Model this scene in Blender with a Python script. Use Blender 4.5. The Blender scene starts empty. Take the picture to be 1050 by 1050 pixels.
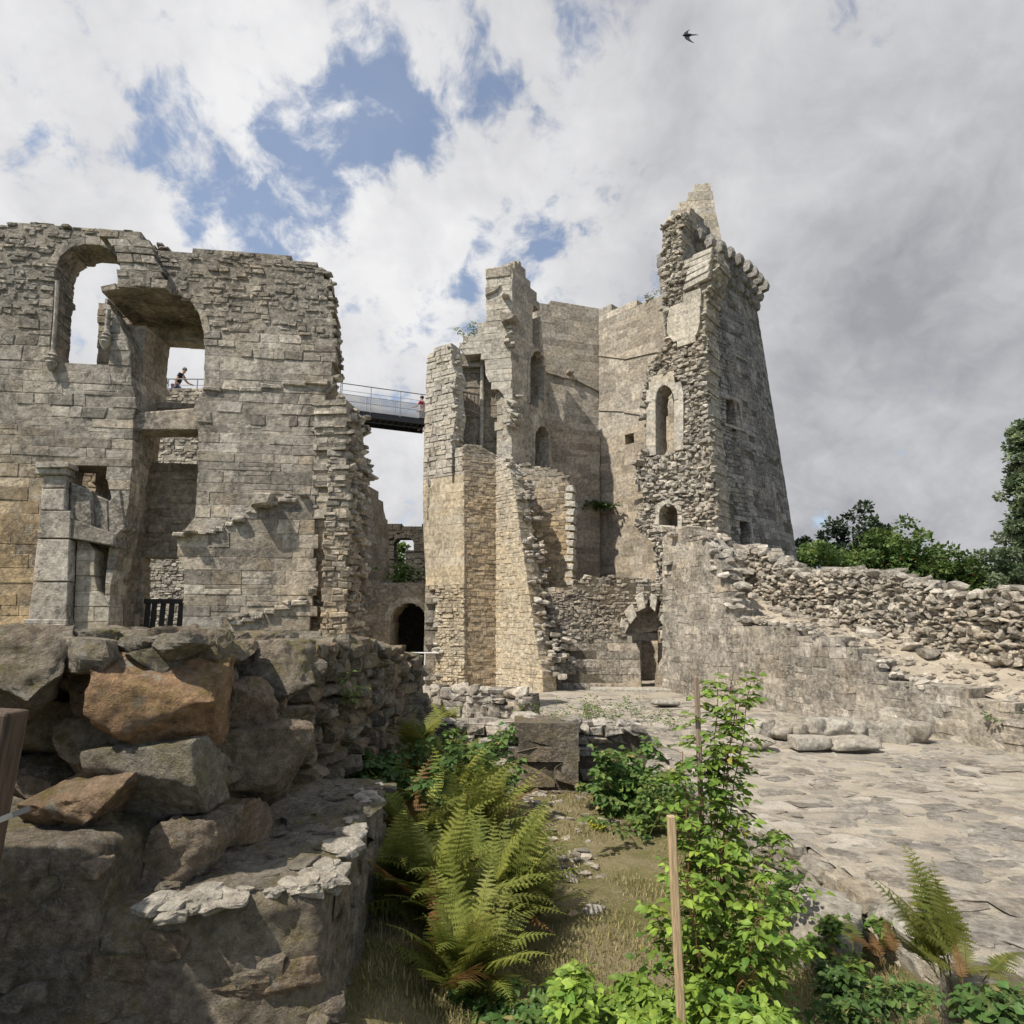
import bpy, math, random
import numpy as np
from mathutils import Vector

RNG = random.Random(11)
NR = np.random.default_rng(5)
R = math.radians
C = bpy.context.scene.collection
EYE = np.array([0.0, 0.0, 2.5])
PITCH = R(10.2)
FPX = 640.0

# ---------------------------------------------------------------- survey helpers
def ray(px, py):
    u = (px - 525) / FPX; v = (525 - py) / FPX
    return np.array([u, math.cos(PITCH) - v * math.sin(PITCH), math.sin(PITCH) + v * math.cos(PITCH)])

def at(px, py, Y):
    d = ray(px, py); return EYE + d * (Y / d[1])

def atz(px, py, z):
    d = ray(px, py); return EYE + d * ((z - EYE[2]) / d[2])

def gx(px, py, Y):
    p = at(px, py, Y); return (p[0], p[1])

class Wall:
    """vertical plane through two ground points; u along it, v = height, w = depth behind the face"""
    def __init__(s, A, B):
        s.A = np.array(A[:2], float); B = np.array(B[:2], float)
        s.L = float(np.linalg.norm(B - s.A)); s.e = (B - s.A) / s.L
        s.n = np.array([s.e[1], -s.e[0]])
    bat = 0.0
    def map(s, u, v, w):
        if s.bat: w = w + s.bat * np.maximum(0, v - 3)
        x = s.A[0] + s.e[0] * u - s.n[0] * w
        y = s.A[1] + s.e[1] * u - s.n[1] * w
        return np.stack([x, y, v + 0 * x], -1)
    def px(s, pts):
        out = []
        for (a, b) in pts:
            d = ray(a, b)
            t = np.dot(s.A - EYE[:2], s.n) / np.dot(d[:2], s.n)
            if s.bat and EYE[2] + d[2] * t > 3:
                t = (np.dot(s.A - EYE[:2], s.n) - s.bat * (EYE[2] - 3)) / (np.dot(d[:2], s.n) + s.bat * d[2])
            P = EYE + d * t
            out.append((float(np.dot(P[:2] - s.A, s.e)), float(P[2])))
        return out
    def back(s, d):
        w = Wall(s.A - s.n * d, s.A - s.n * d + s.e * s.L); return w

class Flat:
    """horizontal mapping for paving: u = x, v = y, depth w goes down"""
    def __init__(s, z): s.z = z
    def map(s, u, v, w):
        return np.stack([u + 0 * w, v + 0 * w, s.z - w], -1)

# ---------------------------------------------------------------- numpy value noise
def _hash(ix, iy, iz, seed):
    n = (ix * 374761393 + iy * 668265263 + iz * 2147483647 + seed * 974711) & 0xffffffff
    n = ((n ^ (n >> 13)) * 1274126177) & 0xffffffff
    n = ((n ^ (n >> 16)) * 2246822519) & 0xffffffff
    return ((n ^ (n >> 15)) & 0xffff) / 32767.5 - 1.0

def vnoise(P, seed=0):
    P = np.asarray(P, float); I = np.floor(P).astype(np.int64); f = P - I
    f = f * f * (3 - 2 * f); out = 0
    for dx in (0, 1):
        for dy in (0, 1):
            for dz in (0, 1):
                h = _hash(I[..., 0] + dx, I[..., 1] + dy, I[..., 2] + dz, seed)
                wx = f[..., 0] if dx else 1 - f[..., 0]
                wy = f[..., 1] if dy else 1 - f[..., 1]
                wz = f[..., 2] if dz else 1 - f[..., 2]
                out = out + h * wx * wy * wz
    return out

def fbm(P, octv=4, seed=0, rough=.5):
    P = np.asarray(P, float); a = 1.0; s = 0; t = 0
    for k in range(octv):
        s = s + a * vnoise(P * (2.03 ** k) + k * 17.3, seed + k); t += a; a *= rough
    return s / t

# ---------------------------------------------------------------- mesh buffer
class Buf:
    def __init__(s): s.v = []; s.t = []; s.f = {}; s.n = 0
    def add(s, V, F, mat=0, tint=(.5, 0, 0)):
        V = np.asarray(V, np.float32).reshape(-1, 3); F = np.asarray(F, np.int64)
        s.v.append(V)
        T = np.asarray(tint, np.float32)
        if T.ndim == 1: T = np.tile(T, (len(V), 1))
        s.t.append(T)
        s.f.setdefault((F.shape[1], mat), []).append(F + s.n)
        s.n += len(V)
    def addmix(s, V, Fs, mat=0, tint=(.5, 0, 0)):
        """several face arrays on one vertex array"""
        V = np.asarray(V, np.float32).reshape(-1, 3)
        T = np.asarray(tint, np.float32)
        if T.ndim == 1: T = np.tile(T, (len(V), 1))
        s.v.append(V); s.t.append(T)
        for F in Fs:
            F = np.asarray(F, np.int64); s.f.setdefault((F.shape[1], mat), []).append(F + s.n)
        s.n += len(V)
    def build(s, name, mats, parent=None, base=None, smooth=False):
        if base is None:
            base = np.array(parent.location) if parent is not None else np.zeros(3)
        base = np.asarray(base, np.float32)
        me = bpy.data.meshes.new(name)
        if s.n:
            V = np.concatenate(s.v) - base; T = np.concatenate(s.t)
            loops = []; starts = []; tot = []; mi = []; k = 0
            for (nv, m), L in s.f.items():
                F = np.concatenate(L); loops.append(F.ravel())
                starts.append(k + np.arange(len(F)) * nv); mi.append(np.full(len(F), m)); k += F.size
            loops = np.concatenate(loops); starts = np.concatenate(starts); mi = np.concatenate(mi)
            me.vertices.add(len(V)); me.vertices.foreach_set('co', V.ravel().astype(np.float32))
            me.loops.add(len(loops)); me.loops.foreach_set('vertex_index', loops.astype(np.int32))
            me.polygons.add(len(starts)); me.polygons.foreach_set('loop_start', starts.astype(np.int32))
            me.polygons.foreach_set('material_index', mi.astype(np.int32))
            me.polygons.foreach_set('use_smooth', np.full(len(starts), bool(smooth)))
            me.update(calc_edges=True); me.validate()
            if len(me.vertices) == len(V):
                at_ = me.attributes.new('tint', 'FLOAT_COLOR', 'POINT')
                at_.data.foreach_set('color', np.concatenate([T, np.ones((len(T), 1), np.float32)], 1).ravel())
        for m in (mats if isinstance(mats, (list, tuple)) else [mats]): me.materials.append(m)
        o = bpy.data.objects.new(name, me); C.objects.link(o)
        if parent is not None: o.parent = parent
        else: o.location = [float(q) for q in base]
        return o

def thing(name, label, cat, loc=(0, 0, 0), group=None):
    o = bpy.data.objects.new(name, None); C.objects.link(o)
    o.location = [float(q) for q in loc]; o.empty_display_size = .2
    return tag(o, label, cat, group)

def tag(o, label=None, cat=None, group=None, kind=None):
    if label: o['label'] = label
    if cat: o['category'] = cat
    if group: o['group'] = group
    if kind: o['kind'] = kind
    return o

def loc3(p): return (float(p[0]), float(p[1]), float(p[2]) if len(p) > 2 else 0.0)

# ---------------------------------------------------------------- masonry
ASH = dict(ch=(.23, .37), ln=(.3, 1.05), gap=.007, dj=.010, bv=.010, vj=.009, sd=.3)
SMO = dict(ch=(.30, .46), ln=(.5, 1.2), gap=.004, dj=.004, bv=.004, vj=.004, sd=.3)
MID = dict(ch=(.14, .27), ln=(.2, .6), gap=.014, dj=.026, bv=.016, vj=.018, sd=.25)
FLU = dict(ch=(.13, .30), ln=(.14, .6), gap=.006, dj=.013, bv=.008, vj=.03, sd=.25, rec=.007)
RUB = dict(ch=(.08, .17), ln=(.10, .36), gap=.016, dj=.034, bv=.02, vj=.024, sd=.22)
RAW = dict(ch=(.12, .24), ln=(.18, .5), gap=.03, dj=.13, bv=.045, vj=.035, sd=.3)

def scan(poly, z):
    xs = []
    for i in range(len(poly)):
        (u0, z0), (u1, z1) = poly[i - 1], poly[i]
        if (z0 <= z) != (z1 <= z): xs.append(u0 + (u1 - u0) * (z - z0) / (z1 - z0))
    xs.sort(); return [(xs[i], xs[i + 1]) for i in range(0, len(xs) - 1, 2)]

def ivals(out, holes, z):
    I = scan(out, z)
    for h in holes:
        for (a, b) in scan(h, z):
            J = []
            for (p, q) in I:
                if b <= p or a >= q: J.append((p, q)); continue
                if a > p: J.append((p, a))
                if b < q: J.append((b, q))
            I = J
    return [i for i in I if i[1] - i[0] > .03]

_SF = np.array([[8, 9, 10, 11], [4, 5, 9, 8], [5, 6, 10, 9], [6, 7, 11, 10], [7, 4, 8, 11],
                [0, 1, 5, 4], [1, 2, 6, 5], [2, 3, 7, 6], [3, 0, 4, 7], [3, 2, 1, 0]])

def put_stones(buf, W, Q, W0, W1, BV, VJ, DJ, T, mat=0):
    """Q (N,4,2) corners ccw seen from the front; rounded, jittered blocks"""
    Q = np.array(Q, float).reshape(-1, 4, 2); N = len(Q)
    if not N: return
    W0 = np.broadcast_to(np.asarray(W0, float), (N,)); W1 = np.broadcast_to(np.asarray(W1, float), (N,))
    BV = np.broadcast_to(np.asarray(BV, float), (N,)); VJ = np.broadcast_to(np.asarray(VJ, float), (N,)); DJ = np.broadcast_to(np.asarray(DJ, float), (N,))
    Q = Q + NR.uniform(-1, 1, Q.shape) * VJ[:, None, None]
    c = Q.mean(1, keepdims=True)
    half = np.abs(Q - c)
    ins = np.minimum(BV[:, None, None] * NR.uniform(.6, 1.5, (N, 4, 1)), half * .42)
    Qi = Q - np.sign(Q - c) * ins
    w = np.zeros((N, 12)); uv = np.concatenate([Q, Q, Qi], 1)
    off = NR.uniform(-1, 1, (N, 1)) * DJ[:, None]
    w[:, 0:4] = W1[:, None]
    w[:, 4:8] = W0[:, None] + off + BV[:, None] * NR.uniform(.7, 1.3, (N, 4))
    w[:, 8:12] = W0[:, None] + off + NR.uniform(-.35, .35, (N, 4)) * DJ[:, None]
    P = W.map(uv[..., 0], uv[..., 1], w)
    F = (np.arange(N)[:, None, None] * 12 + _SF[None]).reshape(-1, 4)
    T = np.repeat(np.asarray(T, np.float32), 12, 0)
    buf.add(P.reshape(-1, 3), F, mat, T)

def tint_lin(w0, w1, z0, z1, dark=0.0):
    """warm amount going from w0 at height z0 to w1 at z1"""
    def f(u, z):
        k = min(1, max(0, (z - z0) / (z1 - z0)))
        return (w0 + (w1 - w0) * k, dark)
    return f

def masonry(buf, W, out, holes=(), style=ASH, thick=.8, rough=0.0, tint=None, proud=0.0, core=True, zmin=None, layers=True):
    sty = style if callable(style) else (lambda z: style)
    zs = [p[1] for p in out]; z = min(zs) if zmin is None else zmin; zt = max(zs)
    B = [z]
    while z < zt:
        a, b = sty(z)['ch']; z += RNG.uniform(a, b); B.append(z)
    B[-1] = zt
    for h in holes:
        for key in (min(p[1] for p in h), max(p[1] for p in h)):
            i = min(range(len(B)), key=lambda k: abs(B[k] - key))
            if abs(B[i] - key) < .4 * sty(key)['ch'][1]: B[i] = key
            else: B.append(key); B.sort()
    B = sorted(b for b in B if b > min(zs) - 9)
    Qs = []; W0 = []; W1 = []; BV = []; VJ = []; DJ = []; T = []
    CQ = []; CT = []
    for z0, z1 in zip(B[:-1], B[1:]):
        if z1 - z0 < .03: continue
        s = sty(z0); g = s['gap'] / 2; h = z1 - z0
        Ia = ivals(out, holes, z0 + .04 * h); Ib = ivals(out, holes, z1 - .04 * h); Im = ivals(out, holes, (z0 + z1) / 2)
        if len(Ia) == len(Ib) and all(a[0] < b[1] and b[0] < a[1] and abs(a[0]-b[0]) < .3 and abs(a[1]-b[1]) < .3 for a, b in zip(Ia, Ib)):
            TR = list(zip(Ia, Ib))
        else: TR = [(i, i) for i in Im]
        for (a, b) in TR:
            if rough:
                def jit(x):   # broken outer edge only
                    return RNG.uniform(-rough, rough)
                mid = ivals(out, [], (z0 + z1) / 2)
                le = any(abs(a[0] - m[0]) < .25 for m in mid); re = any(abs(a[1] - m[1]) < .25 for m in mid)
                dl = jit(0) if le else 0; dr = jit(0) if re else 0
                a = (a[0] + dl, a[1] + dr); b = (b[0] + dl, b[1] + dr)
            L = max(a[1] - a[0], b[1] - b[0])
            if L < .05: continue
            ts = [0.0]
            while True:
                step = RNG.uniform(*s['ln']) / L
                if ts[-1] + step * 1.4 >= 1: break
                ts.append(ts[-1] + step)
            ts.append(1.0); n = len(ts) - 1
            for i in range(n):
                t0, t1 = ts[i], ts[i + 1]
                q = [(a[0] + (a[1] - a[0]) * t0 + g, z0 + g), (a[0] + (a[1] - a[0]) * t1 - g, z0 + g),
                     (b[0] + (b[1] - b[0]) * t1 - g, z1 - g), (b[0] + (b[1] - b[0]) * t0 + g, z1 - g)]
                if q[1][0] - q[0][0] < .015 and q[2][0] - q[3][0] < .015: continue
                w, d = tint((q[0][0] + q[1][0]) / 2, (z0 + z1) / 2) if tint else (0, 0)
                if h > .2 and RNG.random() < .13 and 0 < i < n - 1:      # two thin stones instead of one
                    f = RNG.uniform(.35, .65); lo = [q[0], q[1], tuple(np.array(q[1]) * (1 - f) + np.array(q[2]) * f), tuple(np.array(q[0]) * (1 - f) + np.array(q[3]) * f)]
                    lo[2] = (lo[2][0], lo[2][1] - g); lo[3] = (lo[3][0], lo[3][1] - g)
                    Qs.append(lo); W0.append(-proud); W1.append(min(thick, s['sd'])); BV.append(s['bv']); VJ.append(s['vj']); DJ.append(s['dj'] * 1.5); T.append((RNG.random(), min(1, max(0, w + RNG.gauss(0, .09))), d))
                    q = [(lo[3][0], lo[3][1] + 2 * g), (lo[2][0], lo[2][1] + 2 * g), q[2], q[3]]
                ero = RNG.uniform(.02, .07) if (RNG.random() < .09 and 0 < i < n - 1 and s['gap'] > .005) else 0.0
                spl = [0.0]
                if layers and (i == 0 or i == n - 1):
                    while spl[-1] < thick - .35: spl.append(spl[-1] + RNG.uniform(.3, .55))
                ends = spl[1:] + [thick if len(spl) > 1 else min(thick, s['sd'])]
                for k, (wa, wb) in enumerate(zip(spl, ends)):
                    Qs.append(q); W0.append(wa - proud + (.004 if k else ero)); W1.append(wb - .004)
                    BV.append(s['bv']); VJ.append(s['vj']); DJ.append(s['dj'] if k == 0 else .003)
                    T.append((RNG.random(), min(1, max(0, w + RNG.gauss(0, .09))), d + ero * 8))
            if core:
                ri = min(.02, L * .1)
                CQ.append([(a[0] + ri, z0), (a[1] - ri, z0), (b[1] - ri, z1), (b[0] + ri, z1)])
                w, d = tint((a[0] + a[1]) / 2, z0) if tint else (0, 0)
                CT.append((.55, w * .8, d))
    put_stones(buf, W, Qs, W0, W1, BV, VJ, DJ, T, 0) if Qs else None
    if CQ:
        s_ = sty(0.0); rec = s_.get('rec', min(.05, s_['dj'] * .8 + .002))
        N = len(CQ)
        put_stones(buf, W, CQ, np.full(N, rec - proud), np.full(N, thick - .01), .001, 0, 0, CT, 1)

def arch_hole(W, x0, x1, yt, yb, k=.5, n=8, lean=0):
    """pixel box -> hole polygon with a round head of relative rise k"""
    r = (x1 - x0) * k; c = (x0 + x1) / 2; pts = [(x0 + lean, yb), (x1 + lean, yb)]
    for i in range(n + 1):
        t = math.pi * i / n
        pts.append((c + (x1 - x0) / 2 * math.cos(t), yt + r - r * math.sin(t)))
    return W.px(pts)

def arch_ring(buf, W, hole, t=.28, w0=-.03, w1=.3, warm=0.0, jambs=True, n=None):
    """voussoirs round the head of a hole made by arch_hole, with jamb blocks"""
    pts = hole[2:]; cx = sum(p[0] for p in pts) / len(pts); cz = pts[0][1]
    Q = []; T = []
    for (p, q) in zip(pts[:-1], pts[1:]):
        def o(a):
            d = (a[0] - cx, a[1] - cz); L = math.hypot(*d) or 1
            return (a[0] + d[0] / L * t, a[1] + d[1] / L * t)
        Q.append([q, p, o(p), o(q)][::-1] if False else [p, o(p), o(q), q]); T.append((RNG.random(), warm, 0))
    if jambs:
        for (top, bot, sgn) in ((pts[0], hole[1], 1), (pts[-1], hole[0], -1)):
            z = bot[1]
            while z < top[1] - .05:
                h = min(RNG.uniform(.22, .42), top[1] - z); ww = t * RNG.uniform(.75, 1.5)
                f0 = (z - bot[1]) / (top[1] - bot[1]); f1 = (z + h - bot[1]) / (top[1] - bot[1])
                ua = bot[0] + (top[0] - bot[0]) * f0; ub = bot[0] + (top[0] - bot[0]) * f1
                q = [(ua, z), (ua + sgn * ww, z), (ub + sgn * ww, z + h - .008), (ub, z + h - .008)]
                if sgn < 0: q = [q[1], q[0], q[3], q[2]]
                Q.append(q); T.append((RNG.random(), warm, 0)); z += h
    put_stones(buf, W, Q, w0, w1, .008, .004, .006, T, 0)

# ---------------------------------------------------------------- rocks
def cube_grid(n):
    key = {}; V = []; F = []
    def vid(p):
        k = tuple(int(round((c + 1) * n)) for c in p)
        if k not in key: key[k] = len(V); V.append(p)
        return key[k]
    for ax in range(3):
        for sg in (-1, 1):
            for i in range(n):
                for j in range(n):
                    q = []
                    for (a, b) in ((i, j), (i + 1, j), (i + 1, j + 1), (i, j + 1)):
                        p = [0, 0, 0]; p[ax] = sg; p[(ax + 1) % 3] = -1 + 2 * a / n; p[(ax + 2) % 3] = -1 + 2 * b / n
                        q.append(vid(p))
                    F.append(q if sg > 0 else q[::-1])
    return np.array(V, float), np.array(F)
CG = {n: cube_grid(n) for n in (2, 3, 4, 10, 22, 34, 60, 70)}

def rot_rand(amt=math.pi):
    ax = NR.normal(size=3); ax /= np.linalg.norm(ax); a = NR.uniform(-amt, amt)
    K = np.array([[0, -ax[2], ax[1]], [ax[2], 0, -ax[0]], [-ax[1], ax[0], 0]])
    return np.eye(3) + math.sin(a) * K + (1 - math.cos(a)) * K @ K

def rock(buf, c, size, M=None, n=3, tint=(.5, 0, 0), cuts=7, boxy=.8, nz=0.0, mat=0, seed=None):
    V, F = CG[n]; p = V.copy()
    sp = p / np.linalg.norm(p, axis=1, keepdims=True) * 1.12
    p = p * boxy + sp * (1 - boxy)
    for k in range(cuts):
        d = NR.normal(size=3); d /= np.linalg.norm(d); o = NR.uniform(.58, 1.0)
        e = p @ d - o; m = e > 0; p[m] -= np.outer(e[m], d) * .92
    p = p + NR.uniform(-1, 1, p.shape) * (.055 if n <= 4 else .004)
    S = np.asarray(size, float) / 2
    p = p * S
    if nz:
        nr = p / np.linalg.norm(p, axis=1, keepdims=True); sd = int(NR.integers(1, 9999))
        m = float(np.mean(S))
        d = fbm(p / m * 1.6 + sd, 6, sd, .55) * nz + np.abs(fbm(p / m * 3.2 + sd * 2, 4, sd + 3, .6)) * nz * -.5
        p = p + nr * d[:, None]
    if M is not None: p = p @ M.T
    buf.add(p + np.asarray(c, float), F, mat, tint)

def rockface(buf, W, out, holes=(), size=(.18, .4), flat=.62, dj=.08, depth=.35, n=3, tint=None, wob=.35, rows=1, thick=0.0, overl=1.12):
    zs = [p[1] for p in out]; z = min(zs)
    while z < max(zs):
        h = RNG.uniform(*size) * flat
        for r in range(rows):
            w = r * thick / max(1, rows - 1) if rows > 1 else 0
            for (a, b) in ivals(out, holes, z + h * .5):
                u = a
                while u < b:
                    l = RNG.uniform(*size)
                    if u + l * .5 > b: break
                    cu = u + l / 2; P = W.map(np.array(cu), np.array(z + h / 2 + RNG.uniform(-.12, .12) * h), np.array(w + depth * .25 + RNG.uniform(-dj, dj)))
                    M = np.array([[W.e[0], -W.n[0], 0], [W.e[1], -W.n[1], 0], [0, 0, 1]]) @ rot_rand(wob)
                    wm, dk = tint(cu, z) if tint else (0, 0)
                    rock(buf, P, (l * overl, depth * RNG.uniform(.8, 1.2), h * overl * RNG.uniform(.9, 1.25)), M, n, (RNG.random(), min(1, max(0, wm + RNG.gauss(0, .1))), dk))
                    u += l * RNG.uniform(.82, 1.0)
        z += h * .88

def edge_rocks(buf, W, pts, size=(.15, .35), w=(0, .8), n=3, warm=0.0, dens=1.0, px=True, sp=.06, dark=0):
    """rocks along a broken edge (pixel polyline on the wall's plane), spread through its thickness"""
    P = W.px(pts) if px else pts
    for (a, b) in zip(P[:-1], P[1:]):
        L = math.hypot(b[0] - a[0], b[1] - a[1]); k = max(1, int(L / (sum(size) / 2) * 1.2 * dens * max(1, (w[1] - w[0]) / .35)))
        for i in range(k):
            t = RNG.random(); s = RNG.uniform(*size)
            c = W.map(np.array(a[0] + (b[0] - a[0]) * t + RNG.uniform(-sp, sp)), np.array(a[1] + (b[1] - a[1]) * t + RNG.uniform(-sp, sp)), np.array(RNG.uniform(*w)))
            rock(buf, c, (s * 1.2, s * RNG.uniform(.7, 1.3), s * .6), rot_rand(.5), n, (RNG.random(), max(0, warm + RNG.gauss(0, .08)), dark))

# ---------------------------------------------------------------- simple solids
_BX = np.array([[0, 3, 2, 1], [4, 5, 6, 7], [0, 1, 5, 4], [1, 2, 6, 5], [2, 3, 7, 6], [3, 0, 4, 7]])
def box(buf, c, s, M=None, mat=0, tint=(.5, 0, 0), bev=0.0):
    s = np.asarray(s, float) / 2
    if bev <= 0:
        V = np.array([[-1, -1, -1], [1, -1, -1], [1, 1, -1], [-1, 1, -1], [-1, -1, 1], [1, -1, 1], [1, 1, 1], [-1, 1, 1]], float) * s; F = _BX
    else:
        V0, F = CG[4]; V = np.sign(V0) * np.where(np.abs(V0) > .99, 1, np.where(np.abs(V0) > .4, 1, 0))
        V = np.where(np.abs(V0) > .99, np.sign(V0) * s, np.where(np.abs(V0) > .4, np.sign(V0) * (s - bev), 0))
        on = (np.abs(V0) > .99).sum(1)
        V = np.where((on >= 2)[:, None] & (np.abs(V0) > .99), V - np.sign(V0) * bev * .35, V)
    if M is not None: V = V @ np.asarray(M).T
    buf.add(V + np.asarray(c, float), F, mat, tint)

def frame_of(d, up=(0, 0, 1)):
    d = np.asarray(d, float); d = d / np.linalg.norm(d); up = np.asarray(up, float)
    if abs(d @ up) > .98: up = np.array([0, 1, 0.])
    x = np.cross(up, d); x /= np.linalg.norm(x); y = np.cross(d, x)
    return np.stack([x, y, d], 1)

def beam(buf, a, b, wx, wy, mat=0, tint=(.5, 0, 0), bev=0.0, up=(0, 0, 1)):
    a = np.asarray(a, float); b = np.asarray(b, float); M = frame_of(b - a, up)
    box(buf, (a + b) / 2, (wx, wy, np.linalg.norm(b - a)), M, mat, tint, bev)

def tube(buf, pts, rad, seg=6, mat=0, tint=(.5, 0, 0), cap=True):
    pts = np.asarray(pts, float); n = len(pts); rad = np.broadcast_to(np.asarray(rad, float), (n,))
    V = []
    for i in range(n):
        d = pts[min(i + 1, n - 1)] - pts[max(i - 1, 0)]
        M = frame_of(d, (0.13, .31, .94))
        a = np.arange(seg) / seg * 2 * math.pi
        V.append(pts[i] + rad[i] * (np.outer(np.cos(a), M[:, 0]) + np.outer(np.sin(a), M[:, 1])))
    V = np.concatenate(V); F = []
    for i in range(n - 1):
        for j in range(seg):
            F.append([i * seg + j, i * seg + (j + 1) % seg, (i + 1) * seg + (j + 1) % seg, (i + 1) * seg + j])
    Fs = [np.array(F)]
    if cap and seg in (4, 6, 8, 12): Fs += [np.array([list(range(seg))[::-1]]), np.array([[(n - 1) * seg + j for j in range(seg)]])]
    buf.addmix(V, Fs, mat, tint)

def lathe(buf, prof, c, seg=24, mat=0, tint=(.5, 0, 0)):
    V = []; a = np.arange(seg) / seg * 2 * math.pi
    for (r, z) in prof: V.append(np.stack([c[0] + r * np.cos(a), c[1] + r * np.sin(a), np.full(seg, c[2] + z)], 1))
    V = np.concatenate(V); F = [[i * seg + j, i * seg + (j + 1) % seg, (i + 1) * seg + (j + 1) % seg, (i + 1) * seg + j] for i in range(len(prof) - 1) for j in range(seg)]
    buf.add(V, np.array(F), mat, tint)

def prism(buf, W, poly, w0, w1, mat=0, tint=(.5, 0, 0)):
    """polygon on a wall plane pushed from w0 to w1 (n-gon caps)"""
    u = np.array([p[0] for p in poly]); v = np.array([p[1] for p in poly]); n = len(poly)
    V = np.concatenate([W.map(u, v, np.full(n, w0)), W.map(u, v, np.full(n, w1))])
    F = np.array([[i, (i + 1) % n, n + (i + 1) % n, n + i] for i in range(n)])
    buf.addmix(V, [F, np.array([list(range(n))]), np.array([list(range(2 * n - 1, n - 1, -1))])], mat, tint)

def grid_mesh(buf, X, Y, Z, mat=0, keep=None, tint=(.5, 0, 0)):
    ny, nx = X.shape; V = np.stack([X, Y, Z], -1).reshape(-1, 3)
    i, j = np.meshgrid(np.arange(ny - 1), np.arange(nx - 1), indexing='ij')
    a = i * nx + j; F = np.stack([a, a + 1, a + nx + 1, a + nx], -1)
    if keep is not None: F = F[keep[:-1, :-1] & keep[1:, :-1] & keep[:-1, 1:] & keep[1:, 1:]]
    buf.add(V, F.reshape(-1, 4), mat, tint)

def hexa(buf, c8, n, amp, freq, seed=0, mat=0, tint=(.5, 0, 0), edge=.25):
    """block from 8 corners (4 bottom ccw, 4 top ccw), rounded and roughened"""
    V, F = CG[n]; c8 = np.asarray(c8, float)
    r = V / np.maximum(1e-6, (np.sum(np.abs(V) ** 22, 1) ** (1 / 22))[:, None]); p = (r + 1) / 2
    x, y, z = p[:, 0:1], p[:, 1:2], p[:, 2:3]
    bt = (c8[0] * (1 - x) + c8[1] * x) * (1 - y) + (c8[3] * (1 - x) + c8[2] * x) * y
    tp = (c8[4] * (1 - x) + c8[5] * x) * (1 - y) + (c8[7] * (1 - x) + c8[6] * x) * y
    P = bt * (1 - z) + tp * z
    N = np.sign(V) * np.abs(V) ** 8; N /= np.linalg.norm(N, axis=1, keepdims=True)
    ex = c8[1] - c8[0]; ex /= np.linalg.norm(ex); ey = c8[3] - c8[0]; ey /= np.linalg.norm(ey)
    N = N[:, 0:1] * ex + N[:, 1:2] * ey + N[:, 2:3] * np.array([0, 0, 1.])
    d = fbm(P * freq + seed, 6, seed, .58) * amp - np.abs(fbm(P * freq * 2.3 + 5, 4, seed + 9)) * amp * .6
    buf.add(P + N * d[:, None], F, mat, tint)
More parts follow.
